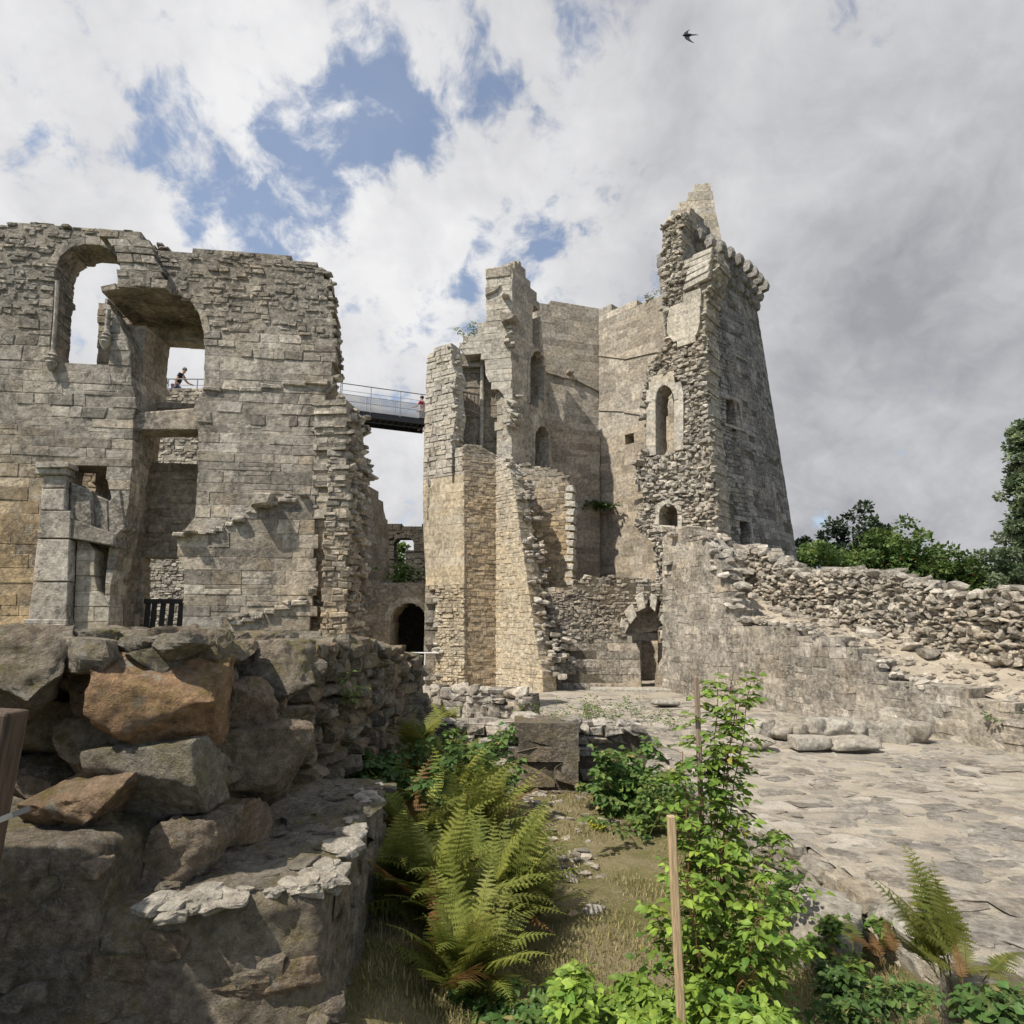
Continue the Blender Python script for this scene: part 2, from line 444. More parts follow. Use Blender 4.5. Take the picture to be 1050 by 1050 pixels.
# ---------------------------------------------------------------- materials
class NT:
    def __init__(s, name):
        s.m = bpy.data.materials.new(name); s.m.use_nodes = True; s.t = s.m.node_tree; s.t.nodes.clear()
    def n(s, typ, **k):
        x = s.t.nodes.new(typ)
        for a, b in k.items(): setattr(x, a, b)
        return x
    def l(s, a, b): s.t.links.new(a, b)
    def put(s, sock, v):
        if hasattr(v, 'is_output'): s.l(v, sock)
        else: sock.default_value = v
    def math(s, op, a, b=0.0, c=0.0, clamp=False):
        x = s.n('ShaderNodeMath', operation=op, use_clamp=clamp)
        s.put(x.inputs[0], a); s.put(x.inputs[1], b); s.put(x.inputs[2], c); return x.outputs[0]
    def mix(s, f, a, b, bt='MIX'):
        x = s.n('ShaderNodeMix', data_type='RGBA', blend_type=bt)
        s.put(x.inputs[0], f); s.put(x.inputs[6], a if hasattr(a, 'is_output') else (*a, 1)); s.put(x.inputs[7], b if hasattr(b, 'is_output') else (*b, 1)); return x.outputs[2]
    def noise(s, vec, scale, det=4, rough=.55, dist=0.0):
        x = s.n('ShaderNodeTexNoise'); s.l(vec, x.inputs['Vector'])
        x.inputs['Scale'].default_value = scale; x.inputs['Detail'].default_value = det
        x.inputs['Roughness'].default_value = rough; x.inputs['Distortion'].default_value = dist; return x.outputs['Fac']
    def ramp(s, f, lo, hi, a=0.0, b=1.0, smooth=True):
        x = s.n('ShaderNodeMapRange'); x.interpolation_type = 'SMOOTHSTEP' if smooth else 'LINEAR'
        s.put(x.inputs[0], f); s.put(x.inputs[1], lo); s.put(x.inputs[2], hi); s.put(x.inputs[3], a); s.put(x.inputs[4], b); return x.outputs[0]
    def pos(s, scale=None):
        g = s.n('ShaderNodeNewGeometry').outputs['Position']
        if scale:
            m = s.n('ShaderNodeMapping'); s.l(g, m.inputs[0]); m.inputs['Scale'].default_value = scale; return m.outputs[0]
        return g
    def tint(s):
        a = s.n('ShaderNodeAttribute', attribute_name='tint'); x = s.n('ShaderNodeSeparateColor'); s.l(a.outputs['Color'], x.inputs[0]); return x.outputs
    def bump(s, h, strength=.6, dist=.03, nrm=None):
        b = s.n('ShaderNodeBump'); s.l(h, b.inputs['Height']); b.inputs['Strength'].default_value = strength; b.inputs['Distance'].default_value = dist
        if nrm: s.l(nrm, b.inputs['Normal'])
        return b.outputs[0]
    def out(s, col, rough=.9, nrm=None, spec=.25, metal=0.0, trans=None):
        p = s.n('ShaderNodeBsdfPrincipled'); s.put(p.inputs['Base Color'], col if hasattr(col, 'is_output') else (*col, 1))
        s.put(p.inputs['Roughness'], rough); p.inputs['Specular IOR Level'].default_value = spec; p.inputs['Metallic'].default_value = metal
        if nrm: s.l(nrm, p.inputs['Normal'])
        o = s.n('ShaderNodeOutputMaterial'); sh = p.outputs[0]
        if trans is not None:
            tr = s.n('ShaderNodeBsdfTranslucent'); s.put(tr.inputs[0], trans)
            mx = s.n('ShaderNodeMixShader'); mx.inputs[0].default_value = .35; s.l(sh, mx.inputs[1]); s.l(tr.outputs[0], mx.inputs[2]); sh = mx.outputs[0]
        s.l(sh, o.inputs[0]); return s.m

def stone_mat(name, grey=(.435, .395, .335), warm=(.53, .385, .215), stain=.8, lichen=.5, rv=(.62, .72), fine=1.0, bump=.7, sc=1.0, stc=(.085, .078, .066), lic=(.56, .545, .50), moss=0.0, streak=.45):
    t = NT(name); P = t.pos(); R_, G_, B_ = t.tint()[:3]
    big = t.noise(P, .35 * sc, 3)
    w = t.math('ADD', G_, t.ramp(big, .35, .7, -.12, .14), clamp=True)
    col = t.mix(w, grey, warm)
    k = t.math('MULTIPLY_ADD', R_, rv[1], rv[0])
    n1 = t.noise(P, 7 * sc, 8, .68); k = t.math('MULTIPLY', k, t.ramp(n1, .3, .72, .48, 1.5, False))
    n0 = t.noise(P, 46 * sc, 5, .7); k = t.math('MULTIPLY', k, t.ramp(n0, .28, .75, .78, 1.24, False))
    vm = t.n('ShaderNodeVectorMath', operation='SCALE'); t.l(col, vm.inputs[0]); t.l(k, vm.inputs[3]); col = vm.outputs[0]
    # rain streaks and algae, stretched downwards
    Ps = t.pos((1.3, 1.3, 1.3 * streak)); s1 = t.noise(Ps, 1.1 * sc, 6, .62); s2 = t.noise(P, 11 * sc, 5, .7)
    s3 = t.noise(P, 3.1 * sc, 7, .7); f = t.math('MULTIPLY', t.ramp(t.math('ADD', s1, t.math('MULTIPLY', B_, .2)), .47, .68), t.ramp(s2, .38, .6, .2, 1.0)); f2 = t.math('MULTIPLY', t.ramp(s3, .50, .64), t.ramp(s2, .42, .58)); f = t.math('MAXIMUM', f, f2); f = t.math('MULTIPLY', f, stain)
    col = t.mix(f, col, stc)
    # pale crusty lichen in spots and clumps
    l1 = t.noise(P, 5.5 * sc, 7, .72, .6); l2 = t.noise(P, .9 * sc, 3)
    g = t.math('MULTIPLY', t.ramp(l1, .54, .63), t.ramp(l2, .38, .6)); g = t.math('MULTIPLY', g, lichen)
    col = t.mix(g, col, lic)
    if moss:
        m1 = t.noise(P, 2.7, 6, .7); m2 = t.noise(P, 21, 4); up = t.n('ShaderNodeSeparateXYZ'); t.l(t.n('ShaderNodeNewGeometry').outputs['Normal'], up.inputs[0])
        mf = t.math('MULTIPLY', t.ramp(m1, .47, .62), t.ramp(up.outputs[2], -.4, .5)); mf = t.math('MULTIPLY', mf, t.ramp(m2, .35, .6, .3, 1)); mf = t.math('MULTIPLY', mf, moss)
        col = t.mix(mf, col, (.22, .19, .055))
    h = t.math('ADD', t.math('MULTIPLY', t.noise(P, 9 * sc, 10, .7), 1.0), t.math('MULTIPLY', t.noise(P, 38 * sc * fine, 6, .7), .45))
    h = t.math('ADD', h, t.math('MULTIPLY', g, .12)); h = t.math('SUBTRACT', h, t.math('MULTIPLY', f, .12))
    return t.out(col, .93, t.bump(h, bump, .09), .12)

M = {}
M['stone'] = stone_mat('weathered_granite')
M['ochre'] = stone_mat('ochre_rubble', grey=(.38, .335, .265), warm=(.46, .34, .20), stain=.45, lichen=.3)
M['tower'] = stone_mat('grey_tower_stone', grey=(.33, .312, .285), stain=.8, lichen=.7, stc=(.07, .066, .06))
M['inner'] = stone_mat('tan_inner_stone', grey=(.46, .415, .345), warm=(.47, .365, .245), stain=.45, lichen=.45, bump=.5, rv=(.72, .5), streak=1.0)
M['pale'] = stone_mat('pale_dressed_stone', grey=(.48, .445, .38), warm=(.54, .43, .27), stain=.5, lichen=.2, bump=.4, rv=(.85, .3))
M['core'] = stone_mat('rubble_core', grey=(.46, .42, .355), warm=(.48, .37, .24), stain=.35, lichen=.3, rv=(.6, .75), bump=.9)
M['fore'] = stone_mat('foreground_rock', grey=(.33, .295, .235), warm=(.48, .29, .16), stain=.6, lichen=.75, rv=(.7, .5), bump=1.0, sc=2.2, moss=.75, lic=(.46, .45, .39), streak=1.0)
M['slab'] = stone_mat('pale_slab', grey=(.43, .40, .34), stain=.3, lichen=.4, sc=1.6, rv=(.8, .4), bump=.8)
M['yard'] = stone_mat('yard_stone', grey=(.42, .385, .33), stain=.45, lichen=.4, rv=(.66, .5), bump=.8, sc=1.3)
M['dark'] = stone_mat('shade_dark_stone', grey=(.10, .095, .08), warm=(.14, .11, .07), stain=.7, lichen=.15)  # dark base colour stands in for shade on recessed and far walls
M['mortar'] = stone_mat('lime_mortar', grey=(.42, .38, .315), warm=(.48, .365, .225), stain=.6, lichen=.1, rv=(.9, .2), bump=.9)
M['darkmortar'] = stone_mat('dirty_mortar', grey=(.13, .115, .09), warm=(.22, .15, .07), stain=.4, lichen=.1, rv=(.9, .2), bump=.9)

def simple(name, c, rough=.6, metal=0.0, var=.25, sc=20, bump=.2, grain=None):
    t = NT(name); P = t.pos(grain); a = t.noise(P, sc, 5, .6); k = t.ramp(a, .3, .7, 1 - var, 1 + var)
    vm = t.n('ShaderNodeVectorMath', operation='SCALE'); vm.inputs[0].default_value = c; t.l(k, vm.inputs[3])
    return t.out(vm.outputs[0], rough, t.bump(a, bump, .01), .3, metal)
M['steel'] = simple('galvanised_steel', (.30, .30, .30), .45, .6, .15)
M['mesh'] = simple('grey_mesh_panel', (.42, .40, .38), .6, .0, .12)
M['darksteel'] = simple('dark_steel', (.03, .03, .032), .5, .4)
M['timber'] = simple('weathered_timber', (.085, .06, .042), .75, 0, .4, 6, .5, (14, 14, 1.2))
M['paletimber'] = simple('pale_stake_timber', (.42, .31, .18), .8, 0, .3, 6, .5, (20, 20, 1.5))
M['oldwood'] = simple('grey_old_wood', (.27, .20, .15), .8, 0, .3, 6, .4, (16, 16, 1.2))
M['blackwood'] = simple('black_fence_wood', (.018, .016, .015), .6, 0, .3, 8, .3)
M['strap'] = simple('grey_flat_bar', (.17, .17, .165), .55, .3, .15)
M['skin'] = simple('skin', (.45, .27, .19), .6, 0, .08)
M['navy'] = simple('navy_cloth', (.012, .014, .03), .8, 0, .3)
M['denim'] = simple('blue_cloth', (.07, .09, .16), .8, 0, .3)
M['white'] = simple('white_cloth', (.7, .7, .68), .8, 0, .1)
M['red'] = simple('crimson_cloth', (.45, .03, .07), .8, 0, .2)
M['hairgrey'] = simple('grey_hair', (.16, .15, .14), .7, 0, .3)
M['hairdark'] = simple('dark_hair', (.02, .015, .012), .6, 0, .3)
M['feather'] = simple('dark_feathers', (.012, .013, .02), .6, 0, .3)
M['belly'] = simple('pale_feathers', (.35, .33, .30), .8, 0, .1)

def leaf_mat(name, a, b, c=None, rough=.5):
    """tint: R brightness, G mix to b, B dried"""
    t = NT(name); R_, G_, B_ = t.tint()[:3]
    col = t.mix(G_, a, b)
    if c: col = t.mix(B_, col, c)
    k = t.math('MULTIPLY_ADD', R_, .9, .55)
    n = t.noise(t.pos(), 40, 3); k = t.math('MULTIPLY', k, t.ramp(n, .3, .7, .85, 1.15))
    vm = t.n('ShaderNodeVectorMath', operation='SCALE'); t.l(col, vm.inputs[0]); t.l(k, vm.inputs[3])
    return t.out(vm.outputs[0], rough, None, .35, trans=vm.outputs[0])
M['rose'] = leaf_mat('rose_leaf', (.095, .18, .03), (.30, .39, .06), (.3, .25, .06))
M['fern'] = leaf_mat('bracken_frond', (.12, .15, .026), (.25, .26, .055), (.19, .105, .035), .6)
M['weed'] = leaf_mat('weed_leaf', (.08, .16, .04), (.16, .2, .05), (.3, .26, .1))
M['tree'] = leaf_mat('tree_leaf', (.07, .125, .03), (.18, .25, .065), (.16, .09, .03))
M['treedark'] = leaf_mat('dark_conifer_leaf', (.03, .05, .028), (.055, .08, .04))
M['poplar'] = leaf_mat('grey_green_leaf', (.11, .16, .08), (.28, .33, .19))
M['grass'] = leaf_mat('dry_grass', (.17, .18, .06), (.33, .28, .13), (.38, .30, .17), .7)
M['yellow'] = leaf_mat('yellow_petals', (.42, .40, .05), (.26, .32, .05))
M['bark'] = simple('bark', (.09, .07, .05), .9, 0, .4, 8, .8, (6, 6, 1))
M['cane'] = simple('green_cane', (.10, .12, .03), .6, 0, .2)
M['redcane'] = simple('brown_cane', (.13, .07, .03), .7, 0, .3)

def ground_mats():
    # worn rock paving: flat stones half buried in pale earth
    t = NT('worn_flagstone_floor'); P = t.pos((.55, .85, 1)); Q = t.pos()
    wv = t.n('ShaderNodeTexNoise'); t.l(P, wv.inputs[0]); wv.inputs['Scale'].default_value = 1.7; wv.inputs['Detail'].default_value = 5
    ad = t.n('ShaderNodeMix', data_type='RGBA', blend_type='LINEAR_LIGHT'); ad.inputs[0].default_value = .28; t.l(P, ad.inputs[6]); t.l(wv.outputs['Color'], ad.inputs[7])
    vo = t.n('ShaderNodeTexVoronoi'); t.l(ad.outputs[2], vo.inputs['Vector']); vo.inputs['Scale'].default_value = 1.9
    ve = t.n('ShaderNodeTexVoronoi', feature='DISTANCE_TO_EDGE'); t.l(ad.outputs[2], ve.inputs['Vector']); ve.inputs['Scale'].default_value = 1.9
    sc = t.n('ShaderNodeSeparateColor'); t.l(vo.outputs['Color'], sc.inputs[0])
    edge = t.ramp(t.math('ADD', ve.outputs['Distance'], t.math('MULTIPLY', t.math('SUBTRACT', t.noise(Q, 4, 7, .7), .5), .55)), .0, .16)
    stone = t.mix(t.ramp(sc.outputs[0], .1, .9), (.23, .21, .18), (.42, .38, .32))
    n1 = t.noise(Q, 5, 8, .7); stone = t.mix(t.ramp(n1, .5, .72, 0, .75), stone, (.11, .10, .085))
    earth = t.mix(t.noise(Q, 5, 7, .7), (.25, .215, .165), (.48, .425, .34))
    bury = t.math('MULTIPLY', edge, t.ramp(t.noise(Q, .8, 5, .6), .36, .55, .12, 1.0))
    col = t.mix(bury, earth, stone)
    l = t.noise(Q, 13, 6, .7); col = t.mix(t.ramp(l, .60, .70, 0, .6), col, (.52, .50, .45))
    fl = t.noise(Q, 60, 4, .7); vm = t.n('ShaderNodeVectorMath', operation='SCALE'); t.l(col, vm.inputs[0]); t.l(t.ramp(fl, .3, .7, .8, 1.2), vm.inputs[3])
    h = t.math('ADD', t.math('MULTIPLY', bury, .7), t.math('MULTIPLY', t.noise(Q, 10, 9, .7), .9)); h = t.math('ADD', h, t.math('MULTIPLY', sc.outputs[1], .5))
    M['paving'] = t.out(vm.outputs[0], .95, t.bump(h, .8, .05), .12)
    # sandy slope
    t = NT('sandy_earth'); Q = t.pos(); a = t.noise(Q, 1.5, 6, .6); col = t.mix(t.ramp(a, .35, .65), (.52, .45, .345), (.40, .345, .27))
    b = t.noise(Q, 9, 7, .7); col = t.mix(t.ramp(b, .55, .7, 0, .6), col, (.24, .20, .15)); col = t.mix(t.ramp(b, .3, .42, .5, 0), col, (.62, .55, .45))
    h = t.math('ADD', t.noise(Q, 6, 10, .7), t.math('MULTIPLY', t.noise(Q, 40, 5, .7), .4)); M['sand'] = t.out(col, .97, t.bump(h, 1.0, .08), .1)
    # turf bed and outer ground
    t = NT('dry_turf_soil'); Q = t.pos(); a = t.noise(Q, .9, 6, .6); col = t.mix(t.ramp(a, .38, .64), (.20, .185, .075), (.33, .27, .165))
    b = t.noise(Q, 17, 8, .75); col = t.mix(t.ramp(b, .45, .7, 0, .7), col, (.12, .125, .04)); col = t.mix(t.ramp(b, .25, .4, .6, 0), col, (.26, .21, .13))
    h = t.math('ADD', b, t.math('MULTIPLY', t.noise(Q, 70, 6, .7), .6)); M['turf'] = t.out(col, .97, t.bump(h, 1.0, .05), .1)
    t = NT('outer_ground'); Q = t.pos(); a = t.noise(Q, .12, 6, .6); col = t.mix(t.ramp(a, .4, .6), (.06, .075, .025), (.12, .10, .055))
    M['outer'] = t.out(col, .97, t.bump(t.noise(Q, 3, 8, .7), .8, .1), .1)
ground_mats()
STM = [M['stone'], M['mortar']]
def mats(a, b='mortar'): return [M[a], M[b]]
def zb(W, pts, z):   # pixel outline whose last two points are dropped to height z
    P = W.px(pts); P[-1] = (P[-1][0], z); P[-2] = (P[-2][0], z); return P

# ================================================================ LEFT FACADE
FA = Wall((-16.0, 13.97), (-4.9, 15.5))
fa = thing('ruined_facade', 'tall ruined house front with a tall open window and a deep broken bay', 'ruin', (-10, 14.8, 0))
out = zb(FA, [(322, 640), (324, 520), (327, 440), (333, 404), (341, 396), (346, 392), (342, 379), (347, 368), (343, 352), (345, 331), (340, 310), (338, 296), (335, 277),
              (320, 268), (290, 263), (265, 261), (235, 259), (210, 257), (185, 256), (162, 254), (150, 244), (138, 239), (120, 237), (98, 236), (78, 233), (62, 235), (52, 229), (28, 228), (0, 230), (-60, 232), (-60, 690), (322, 690)], -.4)
h_win = FA.px([(50, 371), (53, 345), (55, 310), (58, 275), (62, 263), (72, 255), (88, 251), (103, 252), (114, 257), (122, 266), (124, 285), (118, 292), (109, 301), (105, 318), (111, 330), (112, 350), (112, 371)])
h_bay = FA.px([(110, 700), (111, 640), (114, 600), (122, 560), (132, 520), (136, 470), (137, 430), (141, 415), (135, 390), (133, 352), (122, 330), (112, 312), (105, 300), (118, 298), (140, 301), (165, 303), (182, 304), (195, 309), (204, 321), (209, 341), (209, 397), (197, 418), (203, 441), (203, 476), (201, 512), (199, 543), (181, 546), (182, 571), (189, 575), (187, 640), (187, 700)])
h_door = FA.px([(63, 700), (64, 560), (66, 479), (108, 478), (110, 492), (116, 520), (114, 545), (108, 590), (107, 625), (106, 700)])
zrub = FA.px([(270, 345)])[0][1]; zlow = FA.px([(270, 440)])[0][1]
def sty_fa(z): return RUB if z > zrub else (MID if z > zlow and RNG.random() < .35 else ASH)
uo = FA.px([(42, 500)])[0][0]
def tint_fa(u, z):
    k = max(0, min(1, (z - 4.2) / 3.5)); left = max(0, min(1, (uo + 1.2 - u) / 1.6))
    return (.24 + left * .85 * (1 - k) - .2 * k, .55 if z > zrub else .25)
b = Buf(); masonry(b, FA, out, [h_win, h_bay, h_door], sty_fa, .85, .09, tint_fa)
edge_rocks(b, FA, [(206, 547), (240, 533), (270, 517), (312, 508)], (.10, .2), (-.06, .05), dens=.6)
edge_rocks(b, FA, [(236, 637), (282, 624), (316, 613)], (.10, .2), (-.06, .05), dens=.6)
edge_rocks(b, FA, [(322, 640), (324, 520), (327, 440), (341, 396), (346, 370), (343, 340), (336, 277)], (.1, .24), (0, .8), dens=.6, dark=.4)
edge_rocks(b, FA, [(0, 231), (50, 231), (98, 238), (150, 246), (185, 258), (265, 263), (335, 278)], (.12, .28), (0, .8), dens=.4, sp=.04, dark=.6)
b.build('masonry', STM, fa)
# window dressing: proud jamb colonnettes on both sides, voussoirs over the head
for (pts, r) in (([(56, 366), (59, 330), (61, 290)], .05), ([(111, 345), (113, 320)], .06)):
    P = FA.px(pts); Q = [FA.map(np.array(u), np.array(z), np.array(-.09)) for u, z in P]
    b = Buf(); tube(b, Q, r, 8); c = Q[0]
    lathe(b, [(.0, -.42), (.04, -.40), (.11, -.27), (.14, -.2), (.10, -.15), (.14, -.1), (.10, -.05), (.12, 0), (.08, .05), (.06, .14)], c, 12); b.build('window_colonnette', STM, fa)
b = Buf(); Q = []; T = []
arc = FA.px([(58, 275), (62, 263), (72, 255), (88, 251), (103, 252), (114, 257), (122, 266)]); arc2 = FA.px([(50, 272), (56, 257), (69, 246), (88, 242.5), (104, 243.5), (118, 250), (129, 263)])
for i in range(6):
    Q.append([arc[i], arc[i + 1], arc2[i + 1], arc2[i]]); T.append((RNG.random(), .05, .2))
put_stones(b, FA, Q, -.02, .82, .012, .008, .012, T); b.build('window_arch', STM, fa)
# thick masonry left standing round the head of the window (its flank casts the dark slope)
b = Buf()
masonry(b, FA, FA.px([(127, 300), (124, 262), (116, 250), (100, 243), (140, 243), (156, 252), (166, 272), (178, 299)]), [], MID, .3, .06, lambda u, z: (.05, .5), proud=.32)
b.build('projecting_masonry', STM, fa)
# vault over the bay, floors and the back wall of the bay
D = 1.75
b = Buf(); s = FA.px([(105, 300), (120, 297), (140, 300), (165, 302), (182, 303), (195, 308), (204, 320), (210, 343)])
for (p, q) in zip(s[:-1], s[1:]):
    d = np.array([q[0] - p[0], q[1] - p[1]]); nn = np.array([-d[1], d[0]]); nn = nn / np.linalg.norm(nn)
    if nn[1] < 0: nn = -nn
    k = int(3)
    for i in range(k):
        put_stones(b, FA, [[p, q, tuple(np.array(q) + nn * .16), tuple(np.array(p) + nn * .16)]], -.03 + i * .65, .6 + i * .65, .012, .008, .012, [(RNG.random(), .25, .55)])
b.build('vault', STM, fa)
BW = FA.back(D)
o = zb(BW, [(216, 560), (216, 310), (100, 310), (100, 700), (216, 700)], -.3)
hs = [BW.px([(164, 412), (164, 351), (186, 351), (216, 352), (216, 412)]), BW.px([(153, 474), (155, 440), (209, 440), (206, 474)]), BW.px([(147, 700), (147, 572), (192, 572), (192, 700)])]
b = Buf(); masonry(b, BW, o, hs, MID, .45, 0, lambda u, z: (.30, .5)); b.build('bay_back_wall', mats('inner', 'inner'), fa)
# side wall of the bay (deep jamb)
p0 = FA.map(np.array(FA.px([(124, 520)])[0][0] - .25), 0, np.array(.8)); p1 = FA.map(np.array(FA.px([(135, 520)])[0][0] - .35), 0, np.array(D + .3))
JW = Wall(p0[:2], p1[:2]); b = Buf(); masonry(b, JW, [(0, -.3), (JW.L, -.3), (JW.L, 10.4), (0, 10.4)], [], ASH, .5, 0, lambda u, z: (.3, .35)); b.build('bay_side_wall', mats('inner'), fa)
b = Buf()
for (pts, w0, w1) in (([(132, 421), (199, 417), (203, 440), (137, 440)], .12, .75), ([(150, 419), (197, 412), (199, 424), (150, 428)], .75, 1.6), ([(140, 405), (170, 403), (170, 412), (141, 415)], 1.2, 1.7)):
    q = FA.px(pts); put_stones(b, FA, [[q[3], q[2], q[1], q[0]]], w0, w1, .03, .03, .02, [(.6, .15, .3)])
b.build('floor_lintel', STM, fa)
# ledge of the lower floor stepping out of the right jamb, and string courses of the broken stair line
for (a0, a1) in (([(180, 546), (203, 543)], .3), ([(204, 545), (222, 542)], .1), ([(222, 541), (240, 530)], .1), ([(240, 530), (266, 516)], .12), ([(266, 514), (306, 508)], .16), ([(236, 636), (262, 630)], .12), ([(262, 628), (282, 622)], .12), ([(282, 621), (316, 612)], .14), ([(208, 396), (245, 397)], .06), ([(246, 396), (290, 392)], .07), ([(290, 391), (338, 389)], .1)):
    P = FA.px(a0); 
    for kk in range(2):
        f0 = lambda t: (P[0][0] + (P[1][0] - P[0][0]) * t, P[0][1] + (P[1][1] - P[0][1]) * t)
        p, q = f0(kk / 2), f0(kk / 2 + .5); b = Buf(); hh = RNG.uniform(.08, .15)
        put_stones(b, FA, [[(p[0], p[1] - hh), (q[0], p[1] - hh), (q[0], p[1]), (p[0], p[1])]], -a1 * RNG.uniform(.5, 1.1), .2, .03, .025, .03, [(RNG.uniform(.5, .9), .08, .1)]); b.build('ledge_stone', STM, fa)

# projecting corner block whose shadow falls down the wall
b = Buf(); q = FA.px([(262, 521), (280, 521), (282, 509), (264, 509)]); put_stones(b, FA, [[q[0], q[1], q[2], q[3]]], -.42, .1, .04, .03, .03, [(.7, .1, .2)])
b.build('projecting_stone', STM, fa)
# moulded pilaster and leaning lintel fragment in front of the doorway
PW = FA.back(-.32); b = Buf()
for (x0, x1, xa, xb, yb, yt) in ((27, 68, 33, 70, 641, 596), (33, 70, 38, 71, 596, 552), (38, 71, 41, 72, 552, 523), (41, 66, 43, 67, 523, 500), (43, 67, 44, 68, 500, 486)):
    q = PW.px([(x0, yb), (x1, yb), (xb, yt + 1), (xa, yt + 1)]); put_stones(b, PW, [q], 0, .28, .02, .01, .01, [(RNG.uniform(.5, .9), .1, .35)])
for (x0, x1, yb, yt, pr) in ((38, 70, 487, 480, .08), (40, 74, 481, 476, .14)):
    q = PW.px([(x0, yb), (x1, yb), (x1, yt), (x0, yt)]); put_stones(b, PW, [q], -pr, .28, .02, .008, .01, [(.6, .1, .3)])
for (x0, x1, yb, yt, pr) in ((20, 72, 660, 646, .18), (23, 71, 646, 640, .12), (25, 70, 640, 635, .06)):
    q = PW.px([(x0, yb), (x1, yb), (x1, yt), (x0, yt)]); put_stones(b, PW, [q], -pr, .3, .025, .008, .01, [(.7, .05, .3)])
q = PW.px([(20, 720), (72, 720), (72, 660), (20, 660)]); put_stones(b, PW, [q], -.1, .3, .025, .008, .01, [(.5, .1, .3)])
b.build('pilaster', STM, fa)
b = Buf()
for (pts, w0, w1) in (([(67, 545), (68, 492), (90, 502), (92, 552)], .15, .7), ([(91, 553), (89, 503), (104, 512), (107, 556)], .25, .75), ([(104, 553), (104, 512), (118, 500), (122, 540)], .3, .8), ([(66, 552), (67, 530), (118, 548), (116, 560)], .05, .7)):
    q = PW.px(pts); put_stones(b, PW, [[q[0], q[3], q[2], q[1]]], w0, w1, .03, .03, .02, [(RNG.uniform(.2, .6), .12, .8)])
b.build('broken_lintel', STM, fa)
b = Buf(); SB = FA.back(-.06); masonry(b, SB, zb(SB, [(112, 640), (112, 618), (108, 610), (100, 606), (97, 590), (97, 556), (79, 552), (78, 700), (113, 700)], -.3), [], ASH, .7, 0, lambda u, z: (.45, 0)); b.build('door_jamb', mats('pale'), fa)
b = Buf(); W_ = FA.back(2.6); masonry(b, W_, zb(W_, [(128, 600), (128, 470), (50, 470), (50, 700), (128, 700)], -.3), [], MID, .3, 0, lambda u, z: (.5, .1)); b.build('room_wall', mats('inner'), fa)
# fence inside the bay
fe = thing('slatted_railing', 'small dark wooden railing standing in the lower opening of the ruined front', 'railing', loc3(at(150, 645, 16)))
RW = FA.back(.95)
b = Buf(); q = RW.px([(148, 660), (148, 614), (187, 614), (187, 660)]); zt = q[1][1]; z0 = q[0][1] - .6
def slat(W, x, dx, zt, z0, w, m, t=.05):
    u0, u1 = W.px([(x, 630)])[0][0], W.px([(x + dx, 630)])[0][0]; bb = Buf(); put_stones(bb, W, [[(u0, z0), (u1, z0), (u1, zt), (u0, zt)]], w, w + t, .006, 0, 0, [(.5, 0, 0)]); return bb
b = Buf(); put_stones(b, RW, [[(q[1][0], zt - .12), (q[2][0], zt - .12), (q[2][0], zt), (q[1][0], zt)]], -.03, .04, .006, 0, 0, [(.5, 0, 0)]); b.build('top_rail', M['blackwood'], fe)
for x in (148, 154.5, 163.5, 172.5, 182): slat(RW, x, 5, zt - .1, z0, 0, 0).build('slat', M['blackwood'], fe)
fe = thing('slatted_railing', 'brown wooden railing seen end on at the foot of the shaded bay jamb', 'railing', loc3(at(128, 645, 15.6)))
q = RW.px([(118, 660), (118, 615), (138, 615)]); zt = q[1][1]
b = Buf(); put_stones(b, RW, [[(q[1][0], zt - .13), (q[2][0], zt - .13), (q[2][0], zt), (q[1][0], zt)]], -.3, -.2, .006, 0, 0, [(.5, 0, 0)]); b.build('top_rail', M['oldwood'], fe)
for x in (119.5, 129): slat(RW, x, 6, zt - .12, z0, -.28, 0).build('slat', M['oldwood'], fe)
slat(RW, 140, 5, zt - .35, z0, -.1, 0).build('slat', M['oldwood'], fe)

# ================================================================ WALL BEHIND, WALKWAY, FOOTBRIDGE
FW = Wall((-15.5, 24.3), (-6.95, 24.4))
fw = thing('rubble_wall', 'pale rubble wall carrying a railed walkway seen through the bay of the ruined front', 'wall', (-11, 24.5, 0))
b = Buf(); o = FW.px([(0, 398)]); zt = FW.px([(190, 398)])[0][1]
masonry(b, FW, [(0, 0), (FW.L, 0), (FW.L, zt - .25), (FW.L - .3, zt - .1), (FW.L * .55, zt), (0, zt)], [], RUB, 2.4, .06, lambda u, z: (.12, 0)); b.build('masonry', mats('core'), fw)
ZD = 11.6
rl = thing('walkway_railing', 'thin grey steel railing along the walkway seen in the upper window of the bay', 'railing', (-10.5, 25.0, ZD))
def rail_run(par, A, B, n, h=1.1, mids=(.55, .3), r=.022, z0=None):
    A = np.array(A, float); B = np.array(B, float)
    bb = Buf(); tube(bb, [A + [0, 0, h], B + [0, 0, h]], r * 1.25, 6); bb.build('handrail', M['steel'], par)
    for k in mids: bb = Buf(); tube(bb, [A + [0, 0, h * k * 1.25], B + [0, 0, h * k * 1.25]], r * .6, 4); bb.build('mid_rail', M['steel'], par)
    for i in range(n + 1):
        p = A + (B - A) * i / n; bb = Buf(); tube(bb, [p + [0, 0, -.1], p + [0, 0, h]], r, 6); bb.build('post', M['steel'], par)
rail_run(rl, (-14.5, 24.95, ZD), (-7.2, 25.1, ZD), 6, mids=(.6, .42, .24))
bl = thing('footbridge', 'steel footbridge with grey mesh sides spanning the gap left of the stair tower', 'footbridge', (-5.5, 26, ZD))
A0 = np.array([-7.35, 25.4, ZD]); B0 = np.array([-3.72, 26.75, ZD - .05])
dd = (B0 - A0) / np.linalg.norm(B0 - A0); nn = np.array([-dd[1], dd[0], 0])
